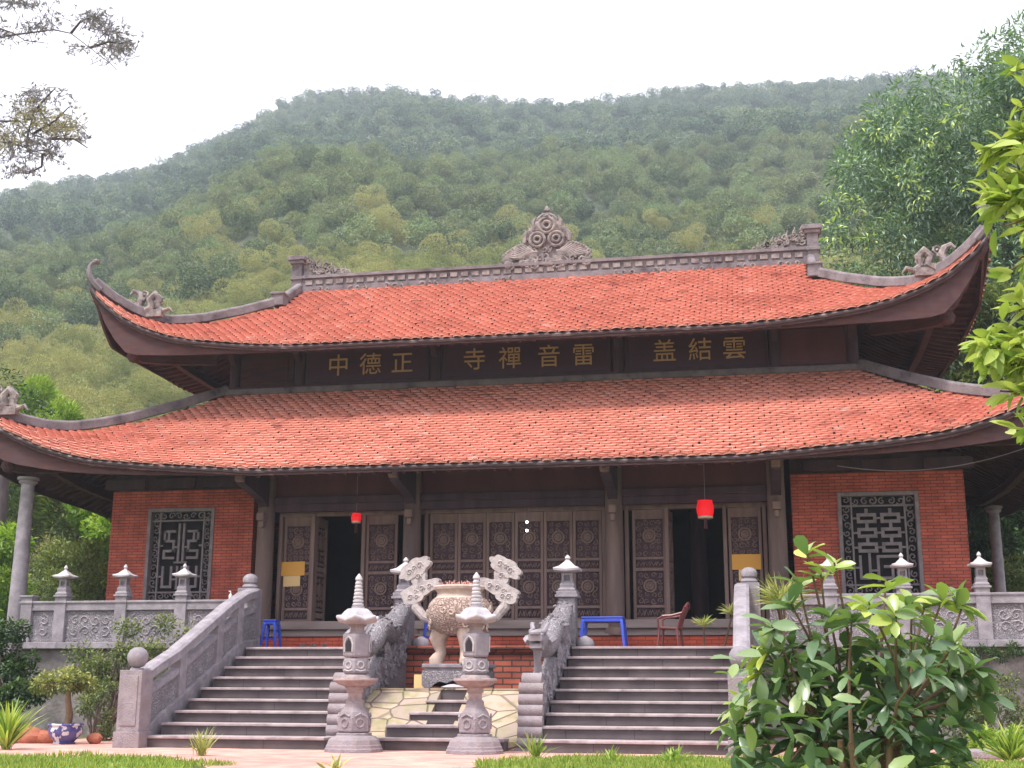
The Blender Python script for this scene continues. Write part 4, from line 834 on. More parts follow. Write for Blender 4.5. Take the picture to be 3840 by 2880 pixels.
# ---------------- tall stone lantern towers
def hexp(b, prof, z=0, n=6, m=0, a0=-pi / 2): b.lathe((0, 0, z), prof, n, m, a0)
def tower(loc, rz, label):
    t_ = thing('stone_lantern_tower', label, 'stone lantern', loc, rz, 'tall stone lantern towers before the stairs')
    b = MB(); hexp(b, [(.385, 0), (.385, .05), (.372, .055), (.366, .09), (.355, .10), (.335, .16), (.29, .20), (.235, .215), (.235, .245), (.215, .25)], n=12, a0=pi / 12); b.build('base', M['stone_old'], t_, bevel=.008)
    b = MB(); hexp(b, [(.20, .25), (.235, .27), (.235, .44), (.20, .52), (.15, .58), (.135, .62), (.135, .66)]); b.build('panelled_drum', M['stone_old'], t_, bevel=.01)
    b = MB()
    for k in range(6):
        a = -pi / 3 + k * pi / 3; T = Matrix.Rotation(a + pi / 2, 4, 'Z'); s = MB(); s.tube([(.055 * cos(q), -.207, .38 + .055 * sin(q)) for q in np.linspace(0, 6.28, 9)], .014, 5); s.tube([(-.08, -.205, .46), (0, -.208, .50), (.08, -.205, .46)], .013, 5); b.add([tuple(T @ v) for v in s.v], s.f)
    b.build('drum_relief', M['stone'], t_)
    b = MB(); hexp(b, [(.135, .66), (.10, .69), (.105, .76), (.13, .78), (.12, .82), (.16, .84)]); b.build('neck', M['stone_warm'], t_, bevel=.006)
    b = MB(); vs = []; fs = []; n = 24
    for i, (r, z) in enumerate(((.13, .84), (.22, .87), (.29, .925), (.285, .945), (.20, .955), (.19, .98), (.16, 1.0))):
        for k in range(n): rr = r * (1 + (.05 * abs(sin(k * pi / 4)) if i in (1, 2, 3) else 0)); vs.append((rr * cos(2 * pi * k / n), rr * sin(2 * pi * k / n), z + (.012 * abs(sin(k * pi / 4)) if i == 3 else 0)))
    for i in range(6):
        for k in range(n): q = (k + 1) % n; fs.append((i * n + k, i * n + q, (i + 1) * n + q, (i + 1) * n + k))
    fs.append(tuple(range(n - 1, -1, -1))); fs.append(tuple(6 * n + k for k in range(n))); b.add(vs, fs); b.build('lotus_plate', M['stone_warm'], t_, True)
    b = MB(); hexp(b, [(.15, 1.0), (.175, 1.02), (.185, 1.04), (.185, 1.18), (.175, 1.21)]); b.build('medallion_block', M['stone'], t_, bevel=.012)
    b = MB()
    for k in range(6):
        a = -pi / 3 + k * pi / 3; T = Matrix.Rotation(a + pi / 2, 4, 'Z'); s = MB(); s.tube([(.045 * cos(q), -.163, 1.125 + .045 * sin(q)) for q in np.linspace(0, 6.28, 9)], .012, 5); s.tube([(-.07, -.16, 1.06), (0, -.165, 1.045), (.07, -.16, 1.06)], .010, 5); b.add([tuple(T @ v) for v in s.v], s.f)
    b.build('medallion', M['stone_pale'], t_)
    b = MB(); hexp(b, [(.165, 1.225), (.19, 1.24), (.195, 1.26), (.205, 1.50), (.20, 1.53), (.14, 1.54)]); b.build('fire_chamber', M['stone'], t_, bevel=.01)
    b = MB()
    for k in (0, 2, 4):
        a = -pi * 2 / 3 + k * pi / 3; T = Matrix.Rotation(a + pi / 2, 4, 'Z'); out = [(-.045, 1.30), (.045, 1.30), (.045, 1.34), (.05, 1.38), (.035, 1.43), (.012, 1.45), (0, 1.475), (-.012, 1.45), (-.035, 1.43), (-.05, 1.38), (-.045, 1.34)]
        s = MB(); s.prism(out, 'y', -.1795, -.16); b.add([tuple(T @ v) for v in s.v], s.f)
    b.build('fire_opening', M['black'], t_)  # black plates on the solid chamber, shade of the openings put into colour
    b = MB()
    for k in (0, 2, 4):
        a = -pi * 2 / 3 + k * pi / 3; T = Matrix.Rotation(a + pi / 2, 4, 'Z'); s = MB(); s.tube([(-.065, -.176, 1.295), (-.07, -.178, 1.40), (-.045, -.18, 1.46), (0, -.182, 1.495), (.045, -.18, 1.46), (.07, -.178, 1.40), (.065, -.176, 1.295)], .012, 5); b.add([tuple(T @ v) for v in s.v], s.f)
    b.build('opening_rim', M['stone_pale'], t_)
    b = MB(); hexp(b, [(.13, 1.54), (.10, 1.57), (.10, 1.62), (.14, 1.655)]); b.build('roof_neck', M['stone_warm'], t_)
    b = MB(); vs = []; fs = []; n = 12
    for i, (r, z, cu) in enumerate(((.12, 1.655, 0), (.29, 1.685, .035), (.315, 1.70, .05), (.31, 1.73, .05), (.24, 1.765, .02), (.195, 1.825, .01), (.15, 1.868, 0), (.08, 1.875, 0))):
        for k in range(n): c_ = k % 2 == 0; a = -pi / 2 + k * pi / 6; rr = r * (1 if c_ else .84); vs.append((rr * cos(a), rr * sin(a), z + (cu if c_ else 0)))
    for i in range(7):
        for k in range(n): q = (k + 1) % n; fs.append((i * n + k, i * n + q, (i + 1) * n + q, (i + 1) * n + k))
    fs.append(tuple(range(n - 1, -1, -1))); fs.append(tuple(7 * n + k for k in range(n))); b.add(vs, fs); b.build('roof', M['stone_pale'], t_, bevel=.01)
    b = MB(); pr = [(.085, 1.85), (.09, 1.90)]
    for k in range(7): z = 1.90 + k * .048; r = .078 - .005 * k; pr += [(r * .82, z), (r, z + .012), (r, z + .032), (r * .82, z + .044)]
    b.lathe((0, 0, 0), pr + [(.035, 2.24), (.05, 2.262), (.045, 2.29), (.02, 2.325), (.004, 2.345)], 16); b.build('spire', M['stone_pale'], t_, True)
    return t_
tw = tower((-.86, -6.55, 0), RD(9), 'stone lantern tower on the left, before the dragon balustrade'); dup(tw, (.78, -6.55, 0), RD(12), 'stone lantern tower on the right, directly in front of the incense urn')
# ---------------- incense urn on its stone table
ux, uy = -.06, -3.9
t_ = thing('stone_table', 'low carved stone table carrying the incense urn', 'table', (ux, uy, .825))
b = MB(); b.box(-.50, .50, -.36, .36, .30, .36); b.box(-.47, .47, -.33, .33, .26, .30); b.build('table_top', M['stone'], t_, bevel=.012)
b = MB(); b.prism([(-.50, .26), (.50, .26), (.50, .05), (.46, .0), (.36, .0), (.30, .06), (.22, .10), (.12, .07), (0, .12), (-.12, .07), (-.22, .10), (-.30, .06), (-.36, .0), (-.46, .0), (-.50, .05)], 'y', -.345, -.30); b.box(-.48, .48, .30, .34, .02, .26); b.box(-.49, -.45, -.30, .30, .02, .258); b.box(.45, .49, -.30, .30, .02, .258); b.build('apron', M['stone_carved'], t_, bevel=.006)
b = MB(); b.lathe((0, -.42, 0), [(.16, 0), (.18, .02), (.08, .05), (.03, .06)], 14); b.build('lotus_foot', M['stone_pale'], t_, True)
M['handle'] = mat('handle_stone', [(.36, .32, .32), (.48, .43, .42)], 9, bump=.6, bscale=30, stain=(.27, .23, .24), stain_scale=5)
t_ = thing('incense_urn', 'big round beige stone incense urn with cloud-shaped handles', 'urn', (ux, uy, 1.187))
b = MB(); b.lathe((0, 0, 0), [(.10, .42), (.30, .45), (.42, .53), (.49, .66), (.51, .78), (.48, .90), (.42, .98)], 40)
bw = b; b = MB(); b.lathe((0, 0, 0), [(.42, .975), (.37, 1.01), (.355, 1.06), (.37, 1.10), (.40, 1.12), (.41, 1.16), (.39, 1.18), (.35, 1.18), (.33, 1.12), (.05, 1.11)], 40); b.build('rim', M['urn'], t_, True)
b = bw
for k in range(44):
    a = random.uniform(0, 6.28); z = random.uniform(.55, .92); r = .50 - .9 * (z - .77) ** 2 ; c = (r * cos(a), r * sin(a)); tx, ty = -sin(a), cos(a); rr = random.uniform(.05, .085)
    b.tube([(c[0] + tx * u, c[1] + ty * u, v) for u, v in spiral(0, z, rr, 1.1, random.uniform(0, 6), random.choice((-1, 1)), 7)], .018, 4, 1)
b.build('bowl', [M['urn_carved'], M['urn']], t_, True)
for k in range(3):
    a = -pi / 2 + .55 + k * 2 * pi / 3; c = Vector((cos(a), sin(a), 0)); b = MB(); b.tube([c * .30 + Vector((0, 0, z)) for z in (.52, .46)] + [c * .34 + Vector((0, 0, .38)), c * .31 + Vector((0, 0, .26)), c * .29 + Vector((0, 0, .17)), c * .33 + Vector((0, 0, .10)), c * .36 + Vector((0, 0, .05)), c * .36 + Vector((0, 0, 0))], [.15, .15, .14, .10, .085, .10, .12, .11], 12); b.build('leg', M['urn'], t_, True)
def cloud_out(cx, cz, sx, sz, n=40, lob=5, a0=0): return [(cx + sx * (1 + .20 * abs(sin(lob * q / 2))) * cos(q + a0), cz + sz * (1 + .20 * abs(sin(lob * q / 2))) * sin(q + a0)) for q in np.linspace(0, 2 * pi, n, endpoint=False)]
def rot_out(out, cx, cz, a): return [(cx + (x - cx) * cos(a) - (z - cz) * sin(a), cz + (x - cx) * sin(a) + (z - cz) * cos(a)) for x, z in out]
for sx in (-1, 1):
    b = MB(); b.tube([(sx * .36, 0, .62), (sx * .58, 0, .72), (sx * .70, 0, .86), (sx * .73, 0, 1.02), (sx * .68, 0, 1.18), (sx * .66, 0, 1.34)], [.06, .075, .085, .09, .09, .08], 10, flat=1)
    b.prism(rot_out(cloud_out(sx * .62, 1.14, .30, .10, lob=6), sx * .62, 1.14, -sx * .35), 'y', -.075, .075); b.prism(rot_out(cloud_out(sx * .74, 1.02, .16, .10, lob=4), sx * .74, 1.02, -sx * .3), 'y', -.08, .08)
    b.prism(cloud_out(sx * .66, 1.32, .11, .11, lob=4), 'y', -.07, .07); b.prism(rot_out(cloud_out(sx * .72, 1.46, .24, .12, lob=7), sx * .72, 1.46, -sx * .55), 'y', -.08, .08)
    for cx_2, cz_2, rr in ((.80, 1.40, .055), (.64, 1.51, .055), (.73, 1.47, .04), (.78, 1.01, .055), (.48, 1.18, .05), (.60, 1.15, .045), (.70, 1.10, .04), (.66, 1.33, .05), (.68, 1.02, .04)): b.tube([(u, -.085, v) for u, v in spiral(sx * cx_2, cz_2, rr, 1.2, 0, 1, 8)], .013, 4)
    b.build('cloud_handle', M['handle'], t_, bevel=.022)
M['incense'] = plain('incense_stick', (.62, .30, .26), .8)
b = MB(); rr_ = random.Random(3)
for k in range(130): a = rr_.uniform(0, 6.28); r = .28 * rr_.random() ** .5; x, y = r * cos(a), r * sin(a); L_ = rr_.uniform(.05, .14); dx, dy = rr_.gauss(0, .06), rr_.gauss(0, .06); b.tube([(x, y, 1.10), (x + dx, y + dy, 1.12 + L_)], .006, 4)
b.lathe((0, 0, 1.10), [(.33, 0), (.30, .03), (.1, .05)], 20); tag(b.build('incense_sticks', M['incense']), 'burnt pink incense stubs standing in the urn', 'incense sticks').location = (ux, uy, 1.187 + .005)

# ---------------- notices, lanterns, furniture
def notice(x, z, w_, h_, m, lab, ty=0):
    b = MB(); b.box(-w_ / 2, w_ / 2, -.006, .004, -h_ / 2, h_ / 2); o = tag(b.build('paper_notice', M[m]), lab, 'notice', 'paper notices taped to the doors'); o.location = (x, .318 - .012 * ty, z); o.rotation_euler = (0, RD(random.uniform(-1.5, 1.5)), 0)
notice(-4.40, 3.07, .50, .27, 'orange', 'orange paper notice on the left door'); notice(-4.40, 2.83, .34, .20, 'cream2', 'small pale yellow notice under the orange one on the left door', 1)
notice(4.29, 3.08, .52, .28, 'orange', 'orange paper notice on the right door'); notice(4.27, 2.84, .25, .20, 'cream2', 'small pale yellow notice under the orange one on the right door', 1)
def red_lantern(loc, w_, h_, lab):
    t_ = thing('paper_lantern', lab, 'lantern', loc, 0, 'red hanging lanterns'); b = MB(); n = 28; pr = [(w_ * (.42 + .08 * sin(pi * k / 10)), -h_ + h_ * k / 10) for k in range(11)]; b.lathe((0, 0, 0), pr, n); b.build('shade', M['red'], t_, True)
    b = MB(); b.lathe((0, 0, -h_ - .035), [(w_ * .40, 0), (w_ * .44, .005), (w_ * .44, .034), (w_ * .40, .036)], n); b.build('bottom_band', M['cream'], t_, True); b = MB(); b.lathe((0, 0, .002), [(w_ * .43, 0), (w_ * .43, .02)], n); b.build('top_band', M['red'], t_)
    b = MB(); b.tube([(0, 0, .02), (0, 0, .75)], .006, 5); b.build('cord', M['cable'], t_)
    b = MB(); [b.tube([(.02 * cos(k), .02 * sin(k), -h_ - .03), (.03 * cos(k), .03 * sin(k), -h_ - .22)], .006, 4) for k in range(6)]; b.build('tassel', M['maroon'], t_)
red_lantern((3.60, -.30, 4.11), .31, .27, 'large red paper lantern hanging before the right doorway'); red_lantern((-3.02, -.05, 4.05), .20, .13, 'small red lantern in the left doorway')
t_ = thing('hanging_bulbs', 'two small white bulbs on a wire before the centre doors', 'light bulbs', (.27, .10, 3.86))
for z in (0, -.16): b = MB(); b.blob((0, 0, z), .026, 1); b.build('bulb', M['lampm'], t_, True)
b = MB(); b.tube([(0, .0, -.13), (0, 0, 0), (0, .0, .42)], .004, 4); b.build('wire', M['darkwood'], t_)
def stool(loc, rz, w_, d_, h_, lab, nm='plastic_stool', cat='stool'):
    t_ = thing(nm, lab, cat, loc, rz, 'blue plastic stools and table'); b = MB(); b.box(-w_ / 2, w_ / 2, -d_ / 2, d_ / 2, h_ - .025, h_); b.box(-w_ / 2 + .01, w_ / 2 - .01, -d_ / 2 + .01, d_ / 2 - .01, h_ - .09, h_ - .026); b.build('seat' if cat == 'stool' else 'table_top', M['blue'], t_, bevel=.012)
    for sx in (-1, 1):
        for sy in (-1, 1): b = MB(); b.tube([(sx * (w_ / 2 - .03), sy * (d_ / 2 - .03), h_ - .06), (sx * (w_ / 2 + .015), sy * (d_ / 2 + .015), 0)], [.036, .026], 4); b.build('leg', M['blue'], t_, bevel=.004)
    if cat == 'stool': b = MB(); b.box(-w_ / 2 + .02, w_ / 2 - .02, -d_ / 2, -d_ / 2 + .012, .16, .19); b.build('rung', M['blue'], t_)
stool((-4.14, -1.3, 1.487), 0, .25, .25, .52, 'blue plastic stool beside the left newel post'); stool((-1.02, -1.9, 1.487), .3, .25, .25, .50, 'blue plastic stool between the tall post and the incense urn'); stool((1.86, -1.3, 1.487), 0, .72, .5, .53, 'blue plastic table right of the tall stone post', 'plastic_table', 'table')
def chair(loc, rz):
    t_ = thing('plastic_chair', 'dark red plastic armchair seen from the side on the terrace', 'chair', loc, rz); H = .36
    b = MB(); b.prism([(-.21, H), (.2, H - .02), (.2, H + .015), (-.21, H + .04)], 'y', -.22, .22); b.build('seat', M['chair'], t_, bevel=.008)
    for sx, sy in ((-1, -1), (-1, 1), (1, -1), (1, 1)): b = MB(); b.tube([(sx * .18, sy * .2, H), (sx * .22, sy * .23, 0)], [.028, .02], 6); b.build('leg', M['chair'], t_)
    b = MB()
    for k in range(6): y = -.19 + .076 * k; b.tube([(.19, y, H), (.26, y * 1.02, H + .2), (.36, y, H + .40)], [.02, .016, .02], 6)
    b.tube([(.36, -.21, H + .37), (.385, -.1, H + .44), (.39, 0, H + .46), (.385, .1, H + .44), (.36, .21, H + .37)], .025, 6); b.tube([(.25, -.21, H + .2), (.25, .21, H + .2)], .018, 6); b.build('backrest', M['chair'], t_)
    for sy in (-1, 1): b = MB(); b.tube([(-.19, sy * .22, H), (-.2, sy * .24, H + .17), (-.1, sy * .245, H + .22), (.1, sy * .245, H + .23), (.3, sy * .22, H + .28)], [.022, .022, .026, .024, .02], 6); b.build('armrest', M['chair'], t_)
chair((3.0, -1.5, 1.487), RD(-8)); [setattr(o, 'scale', (.82, .82, .9)) for o in COL.objects if o.name == 'plastic_chair']
t_ = thing('spray_bottle', 'white pump bottle standing on the left handrail', 'bottle', (-4.72, -1.85, 2.335)); b = MB(); b.lathe((0, 0, 0), [(.03, 0), (.032, .01), (.032, .08), (.012, .10), (.012, .12)], 12); b.build('body', M['white'], t_, True); b = MB(); b.tube([(0, 0, .12), (0, 0, .15)], .006, 6); b.tube([(0, 0, .15), (-.035, -.01, .148)], .008, 6); b.build('pump', M['white'], t_)
t_ = thing('bottle', 'clear bottle standing on the threshold left of the tall post', 'bottle', (-2.0, -.2, 1.80)); b = MB(); b.lathe((0, 0, .09), [(.04, 0), (.042, .02), (.042, .13), (.015, .18), (.015, .21)], 12); b.build('body', M['stone_pale'], t_, True); b = MB(); b.lathe((0, 0, .30), [(.017, 0), (.017, .02)], 10); b.build('cap', M['blue'], t_)
for k, (x, y, r) in enumerate(((-3.15, -2.35, .4), (-3.0, -2.32, -.3), (-2.78, -2.35, .2))):
    b = MB(); b.prism([(.04 * cos(q) * (1.2 if sin(q) > 0 else 1), .12 * sin(q)) for q in np.linspace(0, 6.28, 14, endpoint=False)], 'z', 0, .022); b.tube([(-.04, .03, .02), (-.025, .04, .055), (.025, .04, .055), (.04, .03, .02)], .012, 5); o = tag(b.build('sandal', M['barkdark']), ('leftmost dark sandal on the top step of the left stairs', 'middle dark sandal on the top step of the left stairs', 'rightmost dark sandal on the top step of the left stairs')[k], 'sandal', 'sandals on the left top step'); o.location = (x, y, 1.487); o.rotation_euler = (0, 0, r)
b = MB(); b.box(-.10, .10, -.012, .012, 0, .20); o = tag(b.build('yellow_plaque', M['cream2']), 'small yellow plaque leaning beside the stone table', 'plaque'); o.location = (-.60, -4.15, .827)
# ---------------- free columns under the roof corners
def corner_col(x, y, h, lab, r0=.20, r1=.13):
    t_ = thing('stone_column', lab, 'column', (x, y, 0), 0, 'stone columns under the roof corners'); b = MB(); b.lathe((0, 0, 0), [(r0, 0), (r0 * .97, h * .35), (r1, h - .12)], 20); b.build('shaft', M['stone'], t_, True)
    b = MB(); b.lathe((0, 0, h - .12), [(r1 * 1.05, 0), (r1 * 1.5, .05), (r1 * 1.3, .08), (r1 * 1.7, .10), (r1 * 1.7, .14)], 16); b.build('capital', M['stone'], t_, True); b = MB(); b.lathe((0, 0, 1.9), [(r0 * 1.02, 0), (r0 * 1.06, .02), (r0 * 1.02, .04)], 20); b.build('ring', M['stone_old'], t_)
corner_col(-9.12, -1.45, 4.68, 'pale stone column under the left roof corner', .165, .12); corner_col(9.45, 5.0, 4.6, 'weathered column in the dark under the right eave', .13, .11)
b = MB(); pts = [(5.9 + 3.4 * k / 16, -1.0, 4.62 - .55 * (1 - (2 * k / 16 - .9) ** 2) * .35 + .25 * (k / 16) ** 2) for k in range(17)]; b.tube(pts, .009, 5); tag(b.build('cable', M['cable']), 'thin sagging cable under the right eave', 'cable')
# ============================================================ plants
def at(u, v, Y):      # a spot seen at (u, v) of the 2212-wide photograph, on the plane y = Y
    R2 = np.array((.98215, .18804, .00389)); U2 = np.array((.03992, -.22864, .97269)); F_ = np.array((-.18380, .95518, .23206))
    d = F_ + R2 * (u - 1106) / 2749.244 - U2 * (v - 829.5) / 2749.244; C0 = np.array((4.4854, -23.3424, .8382)); return C0 + d * (Y - C0[1]) / d[1]
def stems(name, base, tips, r0, mt, par, off, seed=0, n=7, wob=.08):
    rd = random.Random(seed); b = MB(off); base = Vector(base)
    for tp in tips:
        tp = Vector(tp); d = tp - base; L_ = d.length; pts = []
        for k in range(n):
            f = k / (n - 1); p = base.lerp(tp, f); p.z = base.z + d.z * (f ** .8); p += Vector((rd.gauss(0, 1), rd.gauss(0, 1), 0)) * wob * L_ * .3 * sin(pi * f); pts.append(p)
        b.tube(pts, [r0 * (1 - .8 * k / (n - 1)) for k in range(n)], 6)
    return b.build(name, mt, par, True)
LM = {
 'bushbright': leafm('leaf_bright', [(.07, .14, .02), (.16, .27, .04), (.30, .40, .07), (.42, .48, .12)], trans=.35),
 'bushdark': leafm('leaf_dark', [(.02, .045, .02), (.04, .085, .03), (.075, .13, .045), (.13, .19, .06)], trans=.2),
 'bushmix': leafm('leaf_mixed', [(0.06, 0.096, 0.036), (0.12, 0.168, 0.048), (0.228, 0.252, 0.084), (0.384, 0.384, 0.144)], trans=.25),
 'bigtree': leafm('leaf_long', [(0.077, 0.14, 0.098), (0.14, 0.231, 0.147), (0.238, 0.35, 0.21), (0.35, 0.476, 0.196), (0.672, 0.784, 0.196)], trans=.2, rough=.38, spec=.5),
 'yellow': leafm('leaf_lime', [(.10, .17, .04), (.24, .34, .07), (.36, .44, .10), (.50, .54, .17)], trans=.35, tcol=(1.1, 1.2, .7)),
 'magnolia': leafm('leaf_glossy', [(0.0585, 0.112, 0.0578), (0.111, 0.188, 0.0945), (0.182, 0.263, 0.116), (0.325, 0.4, 0.084), (0.546, 0.575, 0.105)], rough=.33, spec=.6, trans=.22),
 'casu': leafm('leaf_needle', [(0.163, 0.15, 0.188), (0.225, 0.213, 0.225), (0.325, 0.3, 0.188), (0.45, 0.4, 0.213)], trans=.1),
 'spider': leafm('leaf_strap', [(.20, .26, .06), (.38, .40, .14), (.55, .52, .26)], trans=.3)}
def plant(name, label, cat, base, centers, radii, n, size, asp, lm, group=None, rbias=0, stem=.02, bark='bark', shape='dia', seed=1, up=0, shell=.4, trunk=None, cname='foliage', rfun=None):
    rg = np.random.default_rng(seed); t_ = thing(name, label, cat, tuple(base), 0, group)
    C, A, idx, dr = crown_pts(n, np.array(centers, float), np.array(radii, float), rg, shell); A = unit(A + [0, 0, up])
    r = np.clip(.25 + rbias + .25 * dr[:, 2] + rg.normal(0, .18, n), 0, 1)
    if rfun is not None: r = rfun(C, idx, r, rg)
    leafmesh(cname, C, A, size * rg.uniform(.65, 1.25, n), size * asp * rg.uniform(.8, 1.2, n), LM[lm], t_, r, shape, off=base, rng=rg)
    if stem:
        k = min(len(centers), 14); stems('stem' if trunk is None else 'branches', base if trunk is None else trunk, [tuple(c) for c in np.array(centers)[:k]], stem, M[bark], t_, base, seed)
    if trunk is not None:
        b = MB(base); p0 = Vector(base); p1 = Vector(trunk); b.tube([p0 + Vector((0, 0, -.2)), p0.lerp(p1, .3) + Vector((.05, 0, 0)), p0.lerp(p1, .7), p1, p1 + (p1 - p0) * .12], [stem * 3.2, stem * 2.6, stem * 2.2, stem * 1.8, stem * 1.2], 12); b.build('trunk', M[bark], t_, True)
    return t_
rd = random.Random(21)
# ---- big dense tree behind the right end of the roof
poly = [(1775, 560), (1765, 470), (1800, 420), (1790, 330), (1860, 300), (1880, 220), (1960, 185), (2040, 170), (2100, 110), (2180, 60), (2260, 20), (2400, 0), (2400, 1000), (2120, 1000), (2080, 860), (2040, 640), (1800, 620)]
def inpoly(x, y, P_):
    c = False; j = len(P_) - 1
    for i in range(len(P_)):
        if (P_[i][1] > y) != (P_[j][1] > y) and x < (P_[j][0] - P_[i][0]) * (y - P_[i][1]) / (P_[j][1] - P_[i][1]) + P_[i][0]: c = not c
        j = i
    return c
cs = []; rs = []
while len(cs) < 150:
    u, v = rd.uniform(1750, 2420), rd.uniform(-20, 1000)
    rpx = rd.uniform(45, 95)
    if all(inpoly(u + rpx * .8 * cos(a), v + rpx * .8 * sin(a), poly) for a in (0, 1.57, 3.14, 4.71)): cs.append(at(u, v, rd.uniform(12, 18))); rs.append(rpx * 38 / 2749)
edge = [(1790, 500), (1780, 560), (1800, 440), (1812, 350), (1850, 300), (1900, 235), (1950, 205), (2010, 190), (2070, 165), (2110, 130), (2150, 95), (2200, 60), (2250, 30), (1830, 590), (1870, 600), (1930, 600), (2000, 590), (2095, 880), (2130, 820)]
for u, v in edge: cs.append(at(u, v, rd.uniform(12, 15))); rs.append(rd.uniform(25, 42) * 37 / 2749)
tuft = [(1790, 430), (1815, 415), (1850, 440), (1900, 290), (1850, 270), (1930, 280), (2000, 300), (1985, 430), (1960, 380), (2060, 250), (1800, 500), (1820, 470), (2030, 570), (1880, 520), (2120, 350), (2080, 400)]
n0 = len(cs)
for u, v in tuft: cs.append(at(u, v, 11.5)); rs.append(rd.uniform(9, 26) * 35 / 2749)
def rf(C, idx, r, rg): return np.where(idx >= n0, np.where(rg.random(len(r)) < .45, .8 + .2 * rg.random(len(r)), r), np.minimum(r * .9, .72) + .3 * (rg.random(len(r)) < .05))
bt = at(2330, 1330, 15); plant('broadleaf_tree', 'large dense dark green tree behind the right end of the roof', 'tree', (bt[0], 15, 0), cs, rs, 76000, .215, .27, 'bigtree', stem=.09, trunk=(bt[0], 15, 7.0), seed=3, cname='crown', rfun=rf)
# ---- trees and bushes behind the hall, left
T = 'trees and bushes behind the left end of the hall'
def bushpx(name, label, cat, pts, Y0, Y1, n, size, asp, lm, base, group=None, seed=1, rbias=0, rpx=(28, 50), up=.1, stem=.02, **k):
    q = random.Random(seed); cs = [at(u, v, q.uniform(Y0, Y1)) for u, v in pts]; dist = (Y0 + Y1) / 2 + 23.3; rs = [q.uniform(*rpx) * dist / 2749 for _ in pts]
    return plant(name, label, cat, base, cs, rs, n, size, asp, lm, group, rbias, stem, seed=seed, up=up, **k)
def gridpts(x0, x1, y0, y1, n, seed): q = random.Random(seed); return [(q.uniform(x0, x1), q.uniform(y0, y1)) for _ in range(n)]
bushpx('bush', 'bright lime green bush between the left column and the brick wall', 'bush', gridpts(175, 290, 1090, 1290, 22, 2), 4, 7, 7000, .16, .42, 'bushbright', tuple(at(200, 1390, 6)[:2]) + (0,), T, 2, .12)
bushpx('bush', 'speckled olive bush right behind the left lanterns', 'bush', gridpts(80, 240, 1190, 1330, 22, 3), 1, 3, 8000, .10, .45, 'bushmix', tuple(at(160, 1390, 2)[:2]) + (0,), T, 3, .1)
bushpx('bamboo', 'feathery green bamboo under the left eave', 'bamboo', gridpts(-20, 250, 1000, 1160, 26, 4), 9, 13, 9000, .34, .14, 'bushmix', tuple(at(120, 1390, 11)[:2]) + (0,), T, 4, .05, up=.5, rpx=(30, 60))
bushpx('bush', 'bright green bush left of the left stone column', 'bush', gridpts(-60, 45, 1150, 1340, 20, 5), 2, 5, 6500, .15, .42, 'bushbright', tuple(at(-10, 1390, 3.5)[:2]) + (0,), T, 5, .05)
bushpx('bamboo', 'tall light green bamboo clump above the lower roof at the far left', 'bamboo', [(95, 880), (60, 910), (130, 905), (100, 930), (40, 950), (150, 940), (80, 850)], 14, 18, 7500, .28, .14, 'bushbright', tuple(at(60, 1380, 16)[:2]) + (0,), T, 6, .15, up=.7, rpx=(30, 50))
p_ = at(-8, 1150, 4); t_ = thing('tree', 'tree with a dark bare trunk at the left picture edge behind the temple', 'tree', (p_[0], 4, 0)); b = MB((p_[0], 4, 0)); b.tube([(p_[0] - .05, 4, -.1), (p_[0], 4, 2), (p_[0] + .05, 4, 4), (p_[0] - .1, 4.1, 6), (p_[0] - .4, 4.2, 7.6)], [.26, .23, .21, .18, .10], 12); b.build('trunk', M['barkdark'], t_, True)
cs = [(p_[0] - .6 + rd.uniform(-1.6, .3), 4.6 + rd.uniform(-.5, 1.5), rd.uniform(5.8, 8.0)) for _ in range(14)]; rg = np.random.default_rng(9); C, A, i_, d_ = crown_pts(6000, cs, [.7] * 14, rg); leafmesh('crown', C, A, .14, .05, LM['bushdark'], t_, off=(p_[0], 4, 0), rng=rg)
# ---- behind the hall, right
T = 'dark trees behind the right end of the hall'
bushpx('tree', 'dark shaded tree behind the column under the right eave', 'tree', gridpts(2060, 2290, 1010, 1290, 40, 7), 9, 14, 14000, .20, .4, 'bushdark', tuple(at(2180, 1390, 11)[:2]) + (0,), T, 7, .0, rpx=(45, 70))
bushpx('bush', 'brownish low bush behind the rightmost terrace lantern', 'bush', gridpts(2150, 2290, 1215, 1330, 14, 8), 6, 8, 3500, .14, .3, 'bushmix', tuple(at(2200, 1390, 7)[:2]) + (0,), T, 8, .05)
bushpx('tree', 'mid green tree beyond the right upper eave', 'tree', gridpts(2040, 2260, 640, 880, 34, 9), 10, 12, 12000, .22, .34, 'bushmix', tuple(at(2160, 1380, 11)[:2]) + (0,), T, 9, -.05, rpx=(40, 60))
# ---- shrubs before the left retaining wall
T = 'shrubs before the left terrace wall'
def bb(u, Y): p = at(u, 1500, Y); return (p[0], Y, 0)
bushpx('shrub', 'dark glossy shrub at the left picture edge, beside the column base', 'shrub', gridpts(-30, 75, 1355, 1500, 20, 11), -3.2, -2.7, 3800, .085, .5, 'bushdark', bb(20, -3), T, 11, .12, rpx=(18, 32))
bushpx('shrub', 'low dark green shrub at the lower left edge', 'shrub', gridpts(-30, 60, 1490, 1560, 14, 12), -4.4, -3.9, 2600, .085, .5, 'bushdark', bb(15, -4.2), T, 12, .15, rpx=(16, 26))
bushpx('shrub', 'sparse twiggy shrub climbing before the middle of the left balustrade', 'shrub', gridpts(150, 350, 1395, 1470, 16, 13) + gridpts(150, 300, 1440, 1500, 8, 131), -3.0, -2.5, 2600, .07, .45, 'bushmix', bb(225, -2.8), T, 13, .05, rpx=(18, 34), shell=.1)
